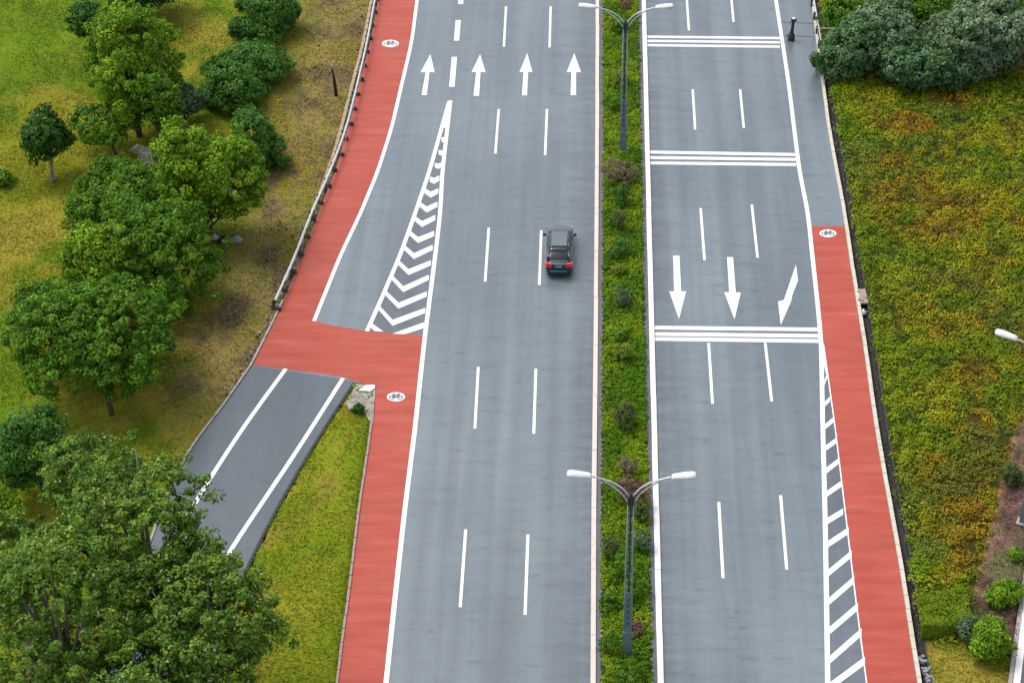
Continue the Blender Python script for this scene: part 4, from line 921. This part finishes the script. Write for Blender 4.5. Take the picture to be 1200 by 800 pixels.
car = make_car(); a, b = G(655.3, 319, .2), G(657.3, 272, .2); g = G(655.6, 300); car.location = (g.x, g.y, .01); car.rotation_euler.z = math.atan2(b.y-a.y, b.x-a.x)-PI/2
tag(car, 'dark sedan with red tail lights driving away in the lane beside the median', 'car')

# ------------------------------------------------------------------ small things
def at(o, px, py, z=0.0): g = G(px, py); o.location = (g.x, g.y, z); return o
# camera post on the shoulder
r_ = empty('bollard_post', (0, 0, 0))
mb = MB(); mb.loft([[(math.cos(t)*r, math.sin(t)*r*.8, z) for t in np.linspace(0, 2*PI, 13)[:-1]] for r, z in ((.26, 0), (.28, .12), (.26, .45), (.17, .62))]); mb.build('base', M['steel_dark'], r_, True)
mb = MB(); mb.tube([(0, 0, .5), (.03, 0, .9), (.07, 0, 1.65)], [.15, .13, .11], 10); mb.box((-.02, -.14, .78), (.12, .05, .1)); mb.build('pole', M['rust'], r_, True)
mb = MB(); mb.box((.10, 0, 1.74), (.40, .26, .22)); hd = mb.build('head', M['steel_dark'], r_)
mb = MB(); mb.box((.08, -.02, 1.87), (.28, .22, .06), taper=.8); mb.build('cap', M['lamp_white'], hd)
mb = MB(); mb.tube([(-.06, 0, 1.7), (-.16, -.02, 1.55), (-.17, -.02, 1.3)], .02, 6); mb.build('cable', M['steel_dark'], r_)
mb = MB(); mb.box((-.28, 0, .35), (.18, .08, .08)); mb.build('bracket', M['steel_dark'], r_)
at(r_, 927, 47, .0); tag(r_, 'slim black post with a white cap standing on the asphalt shoulder', 'post')
# charred pole on the verge
r_ = empty('wooden_post', (0, 0, 0)); mb = MB(); mb.tube([(0, 0, -.1), (-.06, 0, 1.2), (-.16, 0, 2.35)], [.14, .12, .07], 9); mb.build('shaft', M['rust'], r_, True)
mb = MB(); mb.tube([(-.16, 0, 2.3), (-.18, 0, 2.55)], [.09, .07], 9); mb.build('tip', M['sack'], r_); at(r_, 394, 112); tag(r_, 'thin charred wooden post with a pale tip beside the guard rail', 'post')
# pale slab with a white post, below the tall airy tree
r_ = empty('concrete_slab', (0, 0, 0)); mb = MB(); mb.box((0, 0, .06), (2.6, 1.5, .14), .15); mb.box((-1.2, .9, .05), (1.6, 1.1, .12), -.5); mb.build('slab', M['cream'], r_)
at(r_, 183, 186); tag(r_, 'pale concrete slab on the grass between two dark trunks', 'slab')
r_ = empty('white_post', (0, 0, 0)); mb = MB(); mb.tube([(0, 0, 0), (0, 0, .95)], .06, 8); mb.build('shaft', M['lamp_white'], r_); mb = MB(); mb.box((0, 0, .04), (.24, .24, .08)); mb.build('foot', M['conc'], r_)
at(r_, 177.5, 187, .1); tag(r_, 'short white post standing on the pale slab', 'post')
def heap(name, label, cat, px, py, w_, d_, h_, mat, seed, parts=None):
    r = np.random.default_rng(seed); root = empty(name, (0, 0, 0)); rings = []
    for k, (z, s) in enumerate(((0, 1), (.25, 1.02), (.55, .85), (.8, .55), (1, .18))):
        rings.append([(math.cos(t)*w_*s*(1+.12*r.normal())/2, math.sin(t)*d_*s*(1+.12*r.normal())/2, z*h_) for t in np.linspace(0, 2*PI, 13)[:-1]])
    mb = MB(); mb.loft(rings); b_ = mb.build('body', M[mat], root, True)
    mb = MB(); mb.tube([(0, 0, h_*.93), (.05, .02, h_*1.12)], [.09, .05], 7); mb.build('tied_neck', M[mat], root); at(root, px, py); tag(root, label, cat)
heap('sack', 'navy blue sack lying under the bright green tree', 'sack', 262.5, 283, .75, .7, .42, 'navy', 1)
heap('sack', 'grey sack lying at the edge of the tree shade', 'sack', 277, 282.5, .8, .65, .38, 'sack', 2)
heap('litter_bag', 'small pale bag with brown mouth against the trunk of the bright green tree', 'bag', 252, 280, .5, .4, .35, 'cream', 3)
heap('litter_bag', 'white plastic bag lying in the drain', 'bag', 1012, 363, .38, .45, .3, 'bag', 4); bpy.data.objects['litter_bag.001'].location.z = -.3
# covered scooter shape below the belt
root = empty('covered_heap', (0, 0, 0)); rings = []
for y_, w_, h_ in ((-.75, .25, .25), (-.5, .42, .5), (-.1, .42, .8), (.25, .40, 1.1), (.5, .30, 1.15), (.62, .12, .9)):
    rings.append([(w_*math.cos(t)*(.75 if math.sin(t) > .3 else 1), y_, max(0, math.sin(t))*h_) for t in np.linspace(-.2, PI+.2, 12)])
mb = MB(); mb.loft(rings); mb.build('cover', M['tarp'], root, True); mb = MB(); mb.box((-.2, -.1, .55), (.25, .3, .08)); mb.build('pale_fold', M['sack'], root)
at(root, 198, 405); root.rotation_euler.z = .5; tag(root, 'dark green tarpaulin cover over a humped heap at the right of the wide leafy tree', 'covered heap')
# pipe frame beside the clump of trees
r_ = empty('pipe_frame', (0, 0, 0)); mb = MB(); mb.tube([(-1.9, 0, 1.0), (.25, 0, 1.0)], .035, 7); mb.build('bar', M['cream'], r_)
mb = MB(); mb.tube([(.25, 0, 0), (.25, 0, 1.25)], .07, 8); mb.build('upright', M['lamp_white'], r_); mb = MB(); mb.tube([(-1.9, 0, 0), (-1.9, 0, 1.03)], .03, 8); mb.build('support', M['cream'], r_)
at(r_, 982, 47); tag(r_, 'thin pipe frame with a white upright at the end of the short rail', 'frame')
# slab across the drain and rubble at its lower end
r_ = empty('drain_slab', (0, 0, 0)); mb = MB(); mb.box((0, 0, .02), (.62, 1.5, .12), .05); mb.build('slab', M['pinkstone'], r_); mb = MB()
for k in range(6): mb.box((random.uniform(-.25, .25), random.uniform(-.6, .6), .11), (.18, .2, .09), random.random()*3, taper=.7)
mb.build('rubble', M['conc'], r_); at(r_, 1010, 348, .02); tag(r_, 'pinkish stone slab bridging the drain', 'slab')
r_ = empty('drain_rubble', (0, 0, 0)); 
for k in range(26):
    mb = MB(); mb.box((random.uniform(-.2, .24), random.uniform(-1.3, 1.5), random.uniform(.0, .1)), (random.uniform(.14, .3), random.uniform(.2, .4), .16), random.random()*3, taper=.75); mb.build('broken_slab', M['grey'], r_)
at(r_, 1087.5, 792, -.12); r_.rotation_euler.z = .12; tag(r_, 'broken grey concrete filling the drain at the bottom right', 'rubble')
# white stone slab on the wedge tip
r_ = empty('white_slab', (0, 0, 0)); mb = MB(); mb.add([(-.5, -.25, 0), (.2, -.32, 0), (.48, .02, 0), (.42, .30, 0), (-.1, .25, 0), (-.5, -.25, .07), (.2, -.32, .07), (.48, .02, .07), (.42, .30, .07), (-.1, .25, .07)], [(4, 3, 2, 1, 0), (5, 6, 7, 8, 9), (0, 1, 6, 5), (1, 2, 7, 6), (2, 3, 8, 7), (3, 4, 9, 8), (4, 0, 5, 9)]); mb.build('slab', M['bag'], r_)
at(r_, 430.5, 456, .055); tag(r_, 'white broken slab lying on the concrete tip of the grass wedge', 'slab')
# path at the right border
P_ = side_row; jointed('kerb', smooth(P_, 1), .22, .14, 'conc', 1.0, .03)
ribbon('kerb', [p+Vector((.32, 0, 0)) for p in P_], .36, .10, M['kerb_w'], None, -.05)['kind'] = 'structure'
o = sheet('path', [p+Vector((.5, 0, 0)) for p in P_], [p+Vector((4.8, 0, 0)) for p in P_], .0, M['asphalt_side'], 6); tag(o, kind='structure')
mb = MB()
for yy in np.arange(700, 980, 22): 
    g = G(xat(SIDE, yy), yy); ribbon('path_stripe', [g+Vector((.75, 0, 0)), g+Vector((1.5, .55, 0))], .3, .006, M['white'], o)
